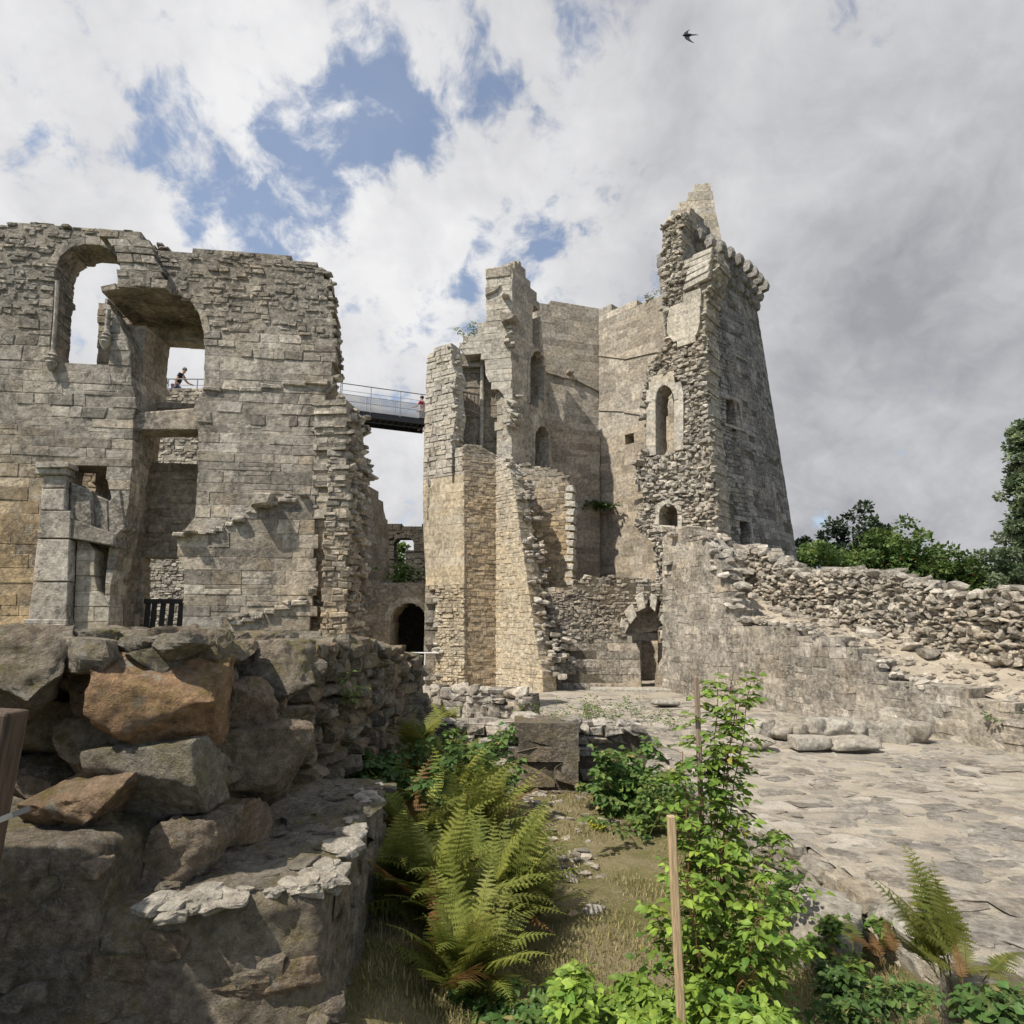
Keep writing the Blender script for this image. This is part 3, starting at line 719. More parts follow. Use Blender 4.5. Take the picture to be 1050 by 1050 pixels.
b = Buf(); box(b, (A0 + B0) / 2 + nn * .65 + [0, 0, -.05], (np.linalg.norm(B0 - A0), 1.3, .05), np.stack([dd, nn, [0, 0, 1]], 1)); b.build('deck', M['darksteel'], bl)
for k in (0, 1.3):
    b = Buf(); beam(b, A0 + nn * k + [0, 0, -.2], B0 + nn * k + [0, 0, -.2], .09, .2); b.build('girder', M['darksteel'], bl)
for i in range(14):
    p = A0 + (B0 - A0) * (i + .5) / 14; b = Buf(); beam(b, p + [0, 0, -.16], p + nn * 1.3 + [0, 0, -.16], .06, .06); b.build('cross_beam', M['darksteel'], bl)
for k in (0, 1.3):
    b = Buf(); Lb = np.linalg.norm(B0 - A0)
    for i in range(15): beam(b, A0 + nn * k + [0, 0, .02 + i * .042], B0 + nn * k + [0, 0, .02 + i * .042], .012, .018)
    for i in range(int(Lb / .09)): p = A0 + dd * (i * .09 + .04) + nn * (k + .012); beam(b, p, p + [0, 0, .62], .01, .01)
    b.build('mesh_panel', M['mesh'], bl)
    rail_run(bl, A0 + nn * k, B0 + nn * k, 3 if k == 0 else 3, mids=(.58,), r=.018)
b = Buf(); tube(b, [A0 + [0, 0, -.5], B0 + [0, 0, -.5]], .02, 6); b.build('service_pipe', M['darksteel'], bl)

W2 = Wall(gx(333, 530, 15.3), gx(357, 530, 15.45)); W2b = Wall(gx(356, 530, 15.45), gx(381, 530, 17.2)); W2s = Wall(gx(316, 530, 17.3), gx(336, 530, 17.3))
w2 = thing('broken_wall', 'tall narrow broken wall end with toothed ochre stones beside the footbridge', 'wall', loc3(gx(345, 530, 16.5)))
tw = tint_lin(.75, .02, 2.6, 7.0)
b = Buf(); masonry(b, W2, zb(W2, [(357, 600), (357, 412), (352, 403), (347, 405), (341, 420), (337, 452), (335, 500), (332, 560), (330, 690), (357, 690)], -.3), [], RUB, 1.2, .05, tw)
b.build('masonry', mats('core'), w2)
b = Buf(); o = zb(W2b, [(372, 600), (377, 560), (376, 516), (381, 500), (380, 468), (374, 462), (375, 436), (366, 418), (357, 411), (357, 690), (372, 690)], -.3)
masonry(b, W2b, o, [], RAW, .9, .08, tw); edge_rocks(b, W2b, [(372, 640), (377, 560), (376, 516), (381, 490), (375, 440), (358, 411)], (.1, .26), (-.05, .7), warm=.05, dens=.8)
for y in range(424, 660, 9): edge_rocks(b, W2b, [(357, y), (374, y + RNG.uniform(-4, 4))], (.1, .28), (-.08, .02), warm=.05 if y < 540 else .5, dens=.55)
b.build('broken_end', mats('core'), w2)
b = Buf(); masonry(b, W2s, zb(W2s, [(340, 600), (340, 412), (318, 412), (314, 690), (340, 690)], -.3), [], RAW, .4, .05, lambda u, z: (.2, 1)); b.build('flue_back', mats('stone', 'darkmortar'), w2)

# gap between the two: arched wall, stub and a dark ruin behind
AW = Wall(gx(370, 600, 27.2), gx(458, 600, 27.0))
aw = thing('arched_wall', 'low ochre wall with a dark round archway in the gap beside the stair tower', 'wall', loc3(gx(415, 600, 27)))
ha = arch_hole(AW, 400, 437.5, 618, 676, .5, 10); ha2 = arch_hole(AW, 440, 449, 638, 676, .6, 6)
ha[0] = (ha[0][0], -.2); ha[1] = (ha[1][0], -.2); ha2[0] = (ha2[0][0], -.2); ha2[1] = (ha2[1][0], -.2)
o = zb(AW, [(458, 600), (445, 596), (430, 599), (415, 597), (398, 598), (385, 595), (370, 596), (370, 690), (458, 690)], -.3)
zz = AW.px([(400, 625)])[0][1]
b = Buf(); masonry(b, AW, o, [ha, ha2], lambda z: RUB if z > zz else ASH, 1.6, .04, tint_lin(.75, .25, 1, 4)); edge_rocks(b, AW, [(372, 596), (440, 598)], (.14, .3), (0, 1.2), warm=.3, dens=.6)
b.build('masonry', mats('ochre'), aw)
b = Buf(); arch_ring(b, AW, ha, .26, -.03, .5, .35, False); b.build('arch_surround', mats('pale'), aw)
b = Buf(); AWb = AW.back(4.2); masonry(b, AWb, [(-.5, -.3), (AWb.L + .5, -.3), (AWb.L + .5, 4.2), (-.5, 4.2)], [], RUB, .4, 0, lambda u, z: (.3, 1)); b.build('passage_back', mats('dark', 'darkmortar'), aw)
b = Buf(); box(b, np.append(AW.map(np.array(AW.L / 2), np.array(0.), np.array(2.9))[:2], 4.25), (AW.L + 1.2, 3.2, .3), np.array([[AW.e[0], -AW.n[0], 0], [AW.e[1], -AW.n[1], 0], [0, 0, 1]])); b.build('passage_roof', M['ochre'], aw)
LB = Wall(gx(394, 570, 33), gx(446, 570, 33))
lb = thing('roofless_room', 'dark roofless ruin with a rectangular doorway far behind the arched wall', 'ruin', loc3(gx(415, 570, 33.5)))
b = Buf(); zt = LB.px([(415, 537)])[0][1]
masonry(b, LB, [(-.4, 0), (LB.L + .5, 0), (LB.L + .5, zt), (LB.L * .5, zt - .1), (-.4, zt)], [LB.px([(405, 640), (404, 556), (408, 552), (421, 552), (424, 556), (424, 640)])], MID, .8, .08, lambda u, z: (.1, .8)); b.build('masonry', mats('dark', 'darkmortar'), lb)  # shade from the neighbouring walls is put into the stone colour
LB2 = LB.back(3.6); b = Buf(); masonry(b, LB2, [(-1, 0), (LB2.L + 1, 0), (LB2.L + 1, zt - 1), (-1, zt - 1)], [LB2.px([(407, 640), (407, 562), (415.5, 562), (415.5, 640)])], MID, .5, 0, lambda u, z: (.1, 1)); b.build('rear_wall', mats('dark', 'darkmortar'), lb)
SW = Wall(gx(376, 560, 28.6), gx(399, 560, 31.5))
sw = thing('stub_wall', 'smooth grey stub of wall with a stepped broken top left of the dark doorway', 'wall', loc3(gx(388, 560, 30)))
b = Buf(); masonry(b, SW, zb(SW, [(399, 600), (399, 540), (394, 528), (393, 514), (388, 512), (388, 504), (377, 500), (376, 690), (399, 690)], 0), [], SMO, .9, .1, lambda u, z: (.25, .6)); b.build('masonry', mats('inner'), sw)

# ================================================================ STAIR TOWER
P475 = gx(475, 570, 25.5); P508 = gx(508, 570, 26.0)
FLS = dict(ch=(.09, .2), ln=(.12, .42), gap=.012, dj=.016, bv=.012, vj=.02, sd=.22)
C1 = Wall(gx(437, 570, 26.5), P475); C2 = Wall(P475, P508)
st = thing('stair_tower', 'broken stair tower with an exposed spiral stair and a tall slender pier at its corner', 'ruin', (-1.5, 26.5, 0))
zlo = C1.px([(450, 490)])[0][1]
zlo2 = C1.px([(460, 603)])[0][1]
o = zb(C1, [(476, 650), (476, 457), (472, 458), (466, 459), (466, 492), (463.6, 492), (463.6, 458), (465, 440), (468, 424), (464, 404), (468, 384), (463, 372), (462, 352), (450, 355), (443, 360), (438, 364), (436, 400), (434.5, 450), (433.5, 490), (434, 545), (437, 602), (446, 604), (446, 720), (476, 720)], -.2)
b = Buf(); masonry(b, C1, o, [], lambda z: RUB if z < zlo2 else (SMO if z < zlo else MID), .75, 0, lambda u, z: (.6 if z < zlo else .05, .4 if z < zlo2 else 0)); 
edge_rocks(b, C1, [(464, 455), (466, 425), (464, 400), (466, 372), (461, 354), (450, 356)], (.14, .34), (0, .6), dens=.8)
edge_rocks(b, C1, [(447, 604), (449, 640), (447, 705)], (.14, .34), (-.06, .3), warm=.15, dens=1.6, sp=.16); b.build('turret_wall', mats('pale'), st)
C0 = Wall((C1.A[0] - .25, C1.A[1] + 3.2), C1.A); b = Buf(); masonry(b, C0, [(0, 0), (C0.L, 0), (C0.L, 12.6), (0, 12.2)], [], ASH, .7, .1, lambda u, z: (.2, .3)); b.build('turret_flank', STM, st)
b = Buf(); masonry(b, C2, zb(C2, [(514, 650), (514, 470), (502, 462), (495, 458), (486, 456), (475, 457), (475, 720), (514, 720)], -.2), [], FLS, .9, .03, tint_lin(.72, .1, 7.5, 10)); edge_rocks(b, C2, [(476, 457), (508, 466)], (.14, .32), (0, .8), dens=.8); b.build('rubble_face', mats('ochre'), st)
# interior of the stair: curved back wall, newel, steps, balustrade
ctr = np.array(at(494, 420, 27.7)); ctr[2] = 0
zs = at(494, 366, 27.7)[2]; zf = at(494, 470, 27.7)[2]
b = Buf(); rad = 1.45
class Cyl:
    def __init__(s, c, r, a0, sg=1): s.c = c; s.r = r; s.a0 = a0; s.sg = sg; s.n = np.array([0, -1.])
    def map(s, u, v, w):
        a = s.a0 + s.sg * u / s.r; r = s.r + w
        return np.stack([s.c[0] + r * np.cos(a), s.c[1] + r * np.sin(a), v + 0 * a], -1)
CY = Cyl(ctr, rad, R(175), -1)
masonry(b, CY, [(0, zf - 1), (4.2, zf - 1), (4.2, zs + .3), (2.2, zs + .5), (0, zs + .1)], [], ASH, .5, .05, lambda u, z: (.25, .6), layers=False); b.build('stairwell_wall', mats('inner'), st)
b = Buf(); tube(b, [ctr + [0, 0, zf - 1], ctr + [0, 0, zs + .15]], .095, 12); b.build('newel', M['pale'], st)
for i in range(9):
    a0 = R(188 - i * 17); a1 = a0 - R(21); z = zs - .5 + i * .085
    ring = [(0.05, a0), (rad, a0), (rad, (a0 + a1) / 2), (rad, a1), (0.05, a1)]
    V = np.array([[ctr[0] + r * math.cos(a), ctr[1] + r * math.sin(a), zz_] for zz_ in (z, z + .17) for r, a in ring]); n = 5
    bb = Buf(); bb.addmix(V, [np.array([[k, (k + 1) % n, n + (k + 1) % n, n + k] for k in range(n)]), np.array([[4, 3, 2, 1, 0], [5, 6, 7, 8, 9]])], 0, (RNG.random(), .1, .3)); bb.build('stair_step', M['pale'], st)
ba = thing('balustrade', 'short sloping wooden balustrade inside the open stair of the tower', 'balustrade', loc3(at(481, 415, 27.3)))
PA = at(470, 401, 27.3); PB = at(492, 405, 27.5); QA = at(470, 416, 27.3); QB = at(492, 425, 27.5)
b = Buf(); beam(b, PA, PB, .07, .06); b.build('top_rail', M['oldwood'], ba); b = Buf(); beam(b, QA, QB, .08, .07); b.build('bottom_rail', M['oldwood'], ba)
for i in range(6):
    t = (i + .5) / 6; b = Buf(); beam(b, PA + (PB - PA) * t, QA + (QB - QA) * t, .04, .04); b.build('baluster', M['oldwood'], ba)
# pier
PL = Wall(gx(472, 400, 27.2), gx(524, 400, 26.7)); PR = Wall(gx(524, 400, 26.7), gx(567, 440, 29.6))
b = Buf(); o = PL.px([(498, 276), (510, 274), (524, 272.5), (526, 277), (524, 330), (521, 350), (525, 372), (525, 470), (507, 472), (512, 455), (517, 438), (515, 428), (519, 408), (511, 400), (503, 395), (498, 386), (496, 366), (484, 365), (473, 363), (471, 352), (477, 346), (489, 345), (489, 333), (498, 331)])
masonry(b, PL, o, [], ASH, .8, .03, lambda u, z: (.05, .1)); edge_rocks(b, PL, [(519, 300), (521, 330), (522, 350), (525, 360)], (.16, .4), (-.12, .5), dens=.9, dark=.5); edge_rocks(b, PL, [(524, 405), (528, 430), (520, 440), (526, 436)], (.2, .42), (-.25, .5), dens=1.5, sp=.15); edge_rocks(b, PL, [(472, 352), (489, 346)], (.14, .3), (0, .6), dens=1)
b.build('pier_front', mats('pale'), st)
hA = arch_hole(PR, 543, 557, 360, 414, .95, 10); hB = arch_hole(PR, 548, 562, 437, 480, .95, 10); hC = PR.px([(546, 352), (546, 316), (553.5, 318), (553.5, 354)])
b = Buf(); o = zb(PR, [(567, 600), (566, 470), (560, 400), (556, 345), (553, 308), (549, 302), (543, 290), (536, 274), (533, 268), (528, 271), (524, 273), (524, 690), (567, 690)], 0)
masonry(b, PR, o, [hA, hB, hC], SMO, .8, .03, lambda u, z: (.15, .2)); edge_rocks(b, PR, [(525, 272), (533, 269)], (.16, .3), (0, .5), dens=1); edge_rocks(b, PR, [(527, 400), (533, 425), (528, 440)], (.2, .42), (-.15, .2), dens=1.2, sp=.2); b.build('pier_side', mats('inner'), st)
b = Buf(); PK = PR.back(1.0); q = PK.px([(538, 345), (568, 345), (568, 490), (538, 490)]); zz = [p[1] for p in q]; masonry(b, PK, [(.6, zz[2] - .5), (PK.L, zz[2] - .5), (PK.L, zz[0]), (.6, zz[0])], [], MID, .3, 0, lambda u, z: (.1, .8)); b.build('passage_back', mats('dark', 'darkmortar'), st)  # backing added in dark colour so the arches look shaded inside
b = Buf(); arch_ring(b, PR, hA, .16, -.05, .3, .1); b.build('arch_surround', mats('inner'), st); b = Buf(); arch_ring(b, PR, hB, .16, -.05, .3, .1); b.build('arch_surround', mats('inner'), st)
b = Buf(); q = PL.px([(498, 276), (524, 272), (524, 283), (498, 286)]); put_stones(b, PL, [[q[3], q[2], q[1], q[0]]], -.06, .9, .03, .02, .02, [(.4, .1, .3)]); b.build('cornice', STM, st); b = Buf()
q = PL.px([(498, 296), (514, 293), (509, 300), (498, 304)]); put_stones(b, PL, [[q[3], q[2], q[1], q[0]]], -.12, .5, .04, .02, .02, [(.4, .1, .3)])
b.build('string_course', STM, st); b = Buf(); q = PL.px([(514, 322), (530, 326), (528, 330), (516, 334)]); put_stones(b, PL, [[q[3], q[2], q[1], q[0]]], -.35, .5, .05, .04, .02, [(.3, .1, .6)]); b.build('projecting_stone', STM, st)

# buttress with its broken end, and the reddish panel beyond it
FLS_ = dict(ch=(.08, .17), ln=(.12, .4), gap=.012, dj=.012, bv=.012, vj=.018, sd=.22)
B1 = Wall((P508[0] - .05, P508[1] + .06), gx(556, 690, 24.05))
bt = thing('buttress_wall', 'brightly lit battered buttress with a ragged outer end below the pier', 'buttress', (0.3, 25, 0))
tb = tint_lin(.62, .15, 6, 9.5)
b = Buf(); masonry(b, B1, zb(B1, [(556, 690), (550, 660), (544, 620), (540, 590), (534, 550), (529, 510), (523, 484), (518, 474), (508, 468), (508, 720), (557, 720)], -.2), [], FLS, .75, .03, tb); b.build('masonry', mats('pale', 'pale'), bt)
b = Buf(); edge_rocks(b, B1, [(516, 470), (524, 487), (531, 520), (537, 560), (543, 600), (549, 645), (556, 690)], (.14, .34), (.1, 1.15), warm=.1, dens=1.1, sp=.14); edge_rocks(b, B1, [(556, 650), (560, 700)], (.16, .36), (.3, 1.6), warm=.1, dens=1.0, sp=.2); b.build('ragged_end', mats('core'), bt)
RP = Wall(gx(516, 540, 27.2), gx(588, 540, 26.2))
rp = thing('ruined_wall', 'square reddish rubble wall with a narrow slit right of the buttress', 'wall', (1, 26.8, 0))
b = Buf(); masonry(b, RP, zb(RP, [(587, 600), (586, 575), (584, 545), (586, 512), (583, 494), (576, 484), (560, 480), (545, 477), (530, 474), (514, 471), (514, 680), (588, 680)], 1), [RP.px([(535, 604), (535, 556), (541, 556), (541, 604)])], FLS, .8, .05, tint_lin(.95, .0, 6.5, 9.5)); edge_rocks(b, RP, [(520, 473), (560, 481), (580, 488)], (.14, .3), (0, .7), dens=.8); b.build('masonry', mats('ochre'), rp)
b = Buf(); Q = []; T = []
zq = RP.px([(588, 600)])[0][1]
for y in range(498, 600, 8):
    q = RP.px([(582 - RNG.uniform(0, 4), y + 6), (588 + RNG.uniform(-1, 2), y + 6), (588 + RNG.uniform(-1, 2), y), (582 - RNG.uniform(0, 4), y)]); Q.append(q); T.append((.9, .1, 0))
put_stones(b, RP, Q, -.03, .5, .02, .02, .02, T); b.build('quoin', mats('pale'), rp)

# ================================================================ GREAT TOWER
gt = thing('great_tower', 'tall roofless round tower broken open towards the yard with corbels along its top', 'tower', (6.5, 27.5, 0))
D1 = Wall(gx(548, 450, 30.3), gx(614, 450, 31.4)); D2 = Wall(gx(614, 450, 31.4), gx(700, 450, 27.9))
b = Buf(); zl = D1.px([(590, 440)])[0][1]
masonry(b, D1, zb(D1, [(615, 500), (615, 317), (600, 314), (575, 311), (550, 309), (548, 690), (615, 690)], 0), [], SMO, 1.0, .02, lambda u, z: (.12 if z > zl else .4, .35)); b.build('inner_wall', mats('inner'), gt)
b = Buf(); masonry(b, D1, zb(D1, [(613.5, 500), (613.5, 448), (600, 446), (585, 443), (570, 436), (560, 432), (548, 430), (548, 690), (613.5, 690)], 0), [], SMO, .2, .04, lambda u, z: (.4, .45), proud=.2, layers=False); b.build('inner_wall_lower_stage', mats('inner'), gt)
b = Buf(); masonry(b, D2, zb(D2, [(700, 500), (700, 300), (684, 304), (660, 309), (640, 313), (614, 317), (614, 690), (700, 690)], 0), [D2.px([(641, 454), (641, 446), (650, 446), (650, 454)])], SMO, 1.0, .02, lambda u, z: (.12 if z > zl else .38, .3)); edge_rocks(b, D2, [(616, 317), (680, 305)], (.1, .22), (0, .5), dens=.35, dark=.3); b.build('inner_wall', mats('inner'), gt)
for (Wd, pts, pr) in ((D1, [(553, 378), (575, 385), (590, 388), (613, 400)], .12), (D2, [(614, 362), (640, 366), (676, 358)], .05), (D2, [(614, 418), (640, 420), (660, 424)], .06), (D1, [(580, 381), (586, 381)], .35)):
    P = Wd.px(pts)
    b = Buf()
    for (p, q) in zip(P[:-1], P[1:]):
        put_stones(b, Wd, [[(p[0], p[1] - .14), (q[0], q[1] - .14), q, p]], -pr, .2, .03, .02, .015, [(.6, .2, .3)])
    b.build('ledge', mats('inner'), gt)

ES = Wall(gx(650, 450, 26.7), gx(728, 450, 24.45))
o = zb(ES, [(742, 600), (740, 570), (737, 545), (735, 520), (733, 490), (730, 455), (727, 425), (724, 395), (726, 365), (723, 330), (726, 300), (737, 272), (733, 254), (720, 260), (706, 266), (699, 270), (700, 242), (703, 216), (698, 219), (686, 224), (679, 232), (680, 258), (681, 285), (684, 300), (686, 320), (687, 345), (676, 362), (664, 378), (661, 394), (666, 410), (664, 436), (660, 462), (652, 474), (650, 490), (656, 500), (660, 512), (654, 526), (652, 542), (664, 552), (672, 560), (676, 690), (742, 690)], 0)
h1o = ES.px([(664, 468), (664, 400), (668, 390), (676, 385), (690, 385), (699, 392), (702, 404), (702, 462)])
h2 = arch_hole(ES, 677, 696, 517, 545, .55, 8)
zt1 = ES.px([(700, 330)])[0][1]
b = Buf(); masonry(b, ES, o, [h1o, h2], RAW, 1.3, .05, lambda u, z: (.06, .15))
rockface(b, ES, o, [h1o, h2, ES.px([(684, 352), (684, 316), (700, 300), (700, 268), (706, 262), (740, 246), (740, 290), (724, 300), (722, 340), (712, 354)])], (.11, .32), .6, .13, .3, 3, lambda u, z: (.08, .1), .6)
edge_rocks(b, ES, [(661, 462), (651, 480), (657, 500), (653, 530), (668, 556)], (.2, .5), (-.15, .9), warm=.15, dens=.9, sp=.2)
edge_rocks(b, ES, [(680, 232), (682, 290), (686, 340), (662, 388), (664, 440)], (.16, .38), (-.1, 1.0), dens=.7, sp=.12)
b.build('broken_wall_end', mats('core'), gt)
b = Buf(); h1 = arch_hole(ES, 673.5, 692.5, 396, 463, .8, 10, 0)
masonry(b, ES, h1o, [h1], SMO, .9, 0, lambda u, z: (.1, 0), proud=.12); arch_ring(b, ES, h1, .2, -.15, .5, .05, False); b.build('window_surround', mats('pale'), gt)
b = Buf(); arch_ring(b, ES, h2, .2, -.12, .5, .05, True); b.build('window_surround', mats('pale'), gt)
# smooth surviving facing panel left of the corner and slanting pale courses at the top
b = Buf(); masonry(b, ES, ES.px([(686, 348), (686, 318), (700, 308), (719, 296), (720, 330), (714, 350), (700, 356)]), [], SMO, .3, .04, lambda u, z: (.02, .05), proud=.14)
for k in range(5):
    q = ES.px([(702 + k * 2, 300 - k * 7.5), (727 + k * .9, 287 - k * 6.4), (730 + k * .9, 279.5 - k * 6.4), (704 + k * 2, 293 - k * 7.5)]); put_stones(b, ES, [q], -.2, .8, .03, .03, .03, [(RNG.uniform(.6, 1), .02, 0)])
b.build('facing_stones', mats('pale'), gt)
# parapet fragment on top
TA = Wall(gx(686, 230, 26.9), gx(745, 230, 26.6)); TB = Wall(gx(702, 240, 25.2), gx(743, 240, 27.6))
b = Buf(); masonry(b, TA, TA.px([(744, 300), (743, 262), (738, 236), (733, 215), (731, 200), (728, 187), (716, 191), (706, 197), (704, 206), (695, 212), (688, 216), (686, 300)]), [], SMO, .7, .02, lambda u, z: (.28, .1)); b.build('parapet', mats('pale'), gt)
b = Buf(); masonry(b, TB, TB.px([(741, 300), (741, 262), (735, 246), (727, 233), (718, 222), (709, 213), (706, 221), (703, 240), (701, 300)]), [], ASH, .6, .05, lambda u, z: (.1, .5)); b.build('parapet', mats('tower'), gt)

OFP = [gx(726.5, 450, 24.45), gx(770, 450, 26.35), gx(797, 450, 28.0), gx(812, 450, 29.9), gx(806, 450, 33.5)]
OF = [Wall(p, q) for p, q in zip(OFP[:-1], OFP[1:])]
for Wd in OF: Wd.bat = .075
zc = [OF[0].px([(737, 262)])[0][1], OF[1].px([(775, 305)])[0][1], OF[2].px([(783, 322)])[0][1]]
ztop = sum(zc[:2]) / 2 - .7
hw1 = OF[0].px([(745, 434), (745, 408), (757, 410), (757, 435)]); hw2 = OF[0].px([(759, 558), (759, 534), (768.5, 536), (768.5, 559)]); hw3 = OF[0].px([(751, 442), (751, 437), (755, 437), (755, 442)])
b = Buf(); bs = Buf()
for i, Wd in enumerate(OF):
    hs = [hw1, hw2, hw3] if i == 0 else []
    L = Wd.L
    masonry(b, Wd, [(0, 0), (L, 0), (L, ztop), (0, ztop + (0.1 if i else .3))], hs, MID if i == 0 else ASH, 1.0, 0, lambda u, z: (.02, .55), layers=True)
b.build('outer_wall', mats('tower', 'darkmortar'), gt)
for h, nm in ((hw1, 'window_frame'), (hw2, 'window_frame')):
    bb = Buf(); u0, u1 = h[0][0], h[2][0]; z0, z1 = h[0][1], h[1][1]
    Q = [[(u0 - .16, z0 - .15), (u1 + .16, z0 - .15), (u1 + .16, z0), (u0 - .16, z0)], [(u0 - .16, z1), (u1 + .16, z1), (u1 + .16, z1 + .2), (u0 - .16, z1 + .2)], [(u1, z0), (u1 + .14, z0), (u1 + .14, z1), (u1, z1)]]
    put_stones(bb, OF[0], Q, -.03, .3, .015, .006, .006, [(.8, .05, .1)] * 3); bb.build('window_frame', mats('tower'), gt)
# corbels: three-step brackets, each a part
pos = []
for Wd in OF[:3]:
    n = max(1, int(round(Wd.L / .82)))
    for k in range(n):
        if not (Wd is OF[0] and k == 0): pos.append((Wd, (k + .5) * Wd.L / n))
for (Wd, u) in pos:
    bb = Buf(); prof = [(.0, -.25), (-.20, -.2), (-.27, .02), (-.25, .2), (-.42, .24), (-.52, .42), (-.50, .6), (-.78, .64), (-.88, .88), (-.82, 1.12), (.35, 1.14), (.35, -.25)]
    prof = [(w, z * 1.08) for w, z in prof]; n = len(prof); V = []
    for du in (-.16, .16):
        V.append(Wd.map(np.full(n, u + du), np.array([ztop - .02 + p[1] for p in prof]), np.array([p[0] for p in prof])))
    F = [[i, (i + 1) % n, n + (i + 1) % n, n + i] for i in range(n)]
    bb.addmix(np.concatenate(V), [np.array(F), np.array([list(range(n))]), np.array([list(range(2 * n - 1, n - 1, -1))])], 0, (RNG.uniform(.4, .9), .02, .4)); bb.build('corbel', M['tower'], gt)

# ================================================================ LOW FRONT WALL WITH DOORWAY
F1 = Wall(gx(534, 660, 25.3), gx(692, 660, 24.6))
f1 = thing('doorway_wall', 'low dark wall with a ragged pointed doorway at the foot of the great tower', 'wall', (3.5, 25, 0))
hd = F1.px([(642, 650), (645, 640), (648, 634), (652, 633), (654, 626), (662, 622), (665, 615), (667, 622), (671, 628), (676, 615), (678, 617), (675, 633), (677, 637), (683, 633), (684, 637), (676, 645), (676, 657), (684, 656), (685, 661), (681, 664), (681, 678), (677, 682), (674, 690), (673, 709), (658.5, 709), (657, 690), (656, 664), (650, 657)])
hd[-3] = (hd[-3][0], hd[-3][1]); 
o = zb(F1, [(692, 640), (692, 600), (680, 600), (665, 595), (650, 592), (625, 592), (602, 591), (590, 600), (565, 603), (534, 603), (534, 720), (692, 720)], -.1)
zc1 = F1.px([(600, 655)])[0][1]
b = Buf(); masonry(b, F1, o, [hd], lambda z: RUB if z > zc1 else ASH, .7, .02, lambda u, z: (.18, .75 if u < 4 else .15)); edge_rocks(b, F1, [(590, 598), (602, 592), (650, 593), (688, 601)], (.12, .28), (0, .9), dens=.8)
rockface(b, F1, zb(F1, [(640, 650), (640, 640), (600, 605), (536, 605), (536, 660), (640, 660)], F1.px([(580, 655)])[0][1]), [], (.12, .3), .5, .05, .2, 3, lambda u, z: (.12, .9), .4); b.build('masonry', mats('stone', 'darkmortar'), f1)
b = Buf(); Q = []; T = []
for (a, c_, d, e) in (((646, 640), (653, 632), (648, 618), (640, 628)), ((655, 627), (662, 623), (660, 607), (652, 611)), ((667, 622), (672, 627), (674, 612), (667, 608)), ((676, 634), (679, 640), (688, 632), (683, 624)), ((677, 647), (677, 655), (687, 655), (687, 647)), ((641, 651), (645, 641), (637, 633), (634, 645))):
    Q.append(F1.px([a, c_, d, e])); T.append((RNG.uniform(.7, 1), .1, 0))
put_stones(b, F1, Q, -.07, .4, .03, .02, .02, T); b.build('arch_stone', mats('pale'), f1)
F2 = F1.back(1.1); b = Buf(); masonry(b, F2, zb(F2, [(695, 640), (695, 600), (630, 600), (630, 720), (695, 720)], -.1), [F2.px([(658, 720), (658, 657), (676, 657), (676, 720)])], SMO, .4, 0, lambda u, z: (.2, .6)); b.build('inner_lining', mats('inner', 'darkmortar'), f1)
b = Buf(); q = F1.px([(606, 711), (686, 711), (686, 706), (606, 706)]); put_stones(b, F1, [[(q[0][0], -.02), (q[1][0], -.02), (q[1][0], .13), (q[0][0], .13)]], -.7, .2, .03, .02, .02, [(.8, .05, 0)]); b.build('threshold', mats('slab'), f1)

# ================================================================ LONG SLOPING WALL, SANDY BANK, PARAPET WALL
LW = Wall(gx(679, 700, 24.4), atz(1052, 774, 0)[:2]); 
_d = LW.e; LWx = Wall(LW.A, LW.A + LW.e * (LW.L + 3))
lw = thing('curtain_wall', 'long grey wall sloping down from the great tower towards the right edge', 'wall', loc3(LW.A))
o = LWx.px([(1120, 790), (1080, 745), (1050, 731), (1034, 723), (991, 711), (955, 707), (929, 703), (910, 694), (890, 680), (876, 668), (863, 661), (823, 649), (790, 642), (753, 637), (750, 615), (745, 598), (737, 575), (726, 556), (710, 543), (690, 541), (679, 545), (678, 715)])
o[0] = (o[0][0], -.2); o[-1] = (-.02, -.2)
b = Buf(); masonry(b, LWx, o, [], FLU, .8, .03, lambda u, z: (.06, .3))
edge_rocks(b, LWx, [(690, 542), (726, 556), (745, 598), (752, 634)], (.16, .4), (-.05, .8), dens=1.3, sp=.2)
edge_rocks(b, LWx, [(752, 635), (823, 647), (890, 676), (929, 701), (1050, 729)], (.08, .26), (-.02, .6), dens=1.0, warm=.05, sp=.06)
b.build('masonry', mats('stone'), lw)
b = Buf()   # rubble mass where the wall meets the tower
for (px, py, Y) in [(RNG.uniform(684, 762), RNG.uniform(541, 612), RNG.uniform(23.6, 25.0)) for _ in range(330)]:
    lo = 541 + max(0, (px - 725)) * .55
    if py < lo or py > lo + 52: continue
    s = RNG.uniform(.18, .5); rock(b, at(px, py, Y), (s * 1.25, s, s * .55), rot_rand(.45), 3, (RNG.random(), max(0, RNG.gauss(.08, .08)), .1))
for (px, py) in [(RNG.uniform(725, 775), RNG.uniform(560, 600)) for _ in range(60)]:
    s = RNG.uniform(.3, .7); rock(b, at(px, 556 + (px - 725) * .55 + RNG.uniform(0, 25), RNG.uniform(23.4, 24.4)), (s * 1.4, s, s * .35), rot_rand(.25), 3, (RNG.uniform(.5, 1), .03, 0))
b.build('rubble_mass', mats('core'), lw)
RW_A = (8.75, 24.4); RW_B = (12.6, 11.4)
RWl = Wall(RW_A, RW_B)
rw = thing('rubble_parapet', 'ragged dry rubble wall along the top of the sandy bank in front of the trees', 'wall', (10.5, 18, 2.5))
top = [(1120, 612), (1050, 603), (1020, 606), (985, 613), (975, 611), (952, 601), (925, 594), (890, 587), (860, 585), (845, 588), (831, 588), (815, 586), (804, 583), (790, 572), (778, 566), (765, 562), (750, 562)]
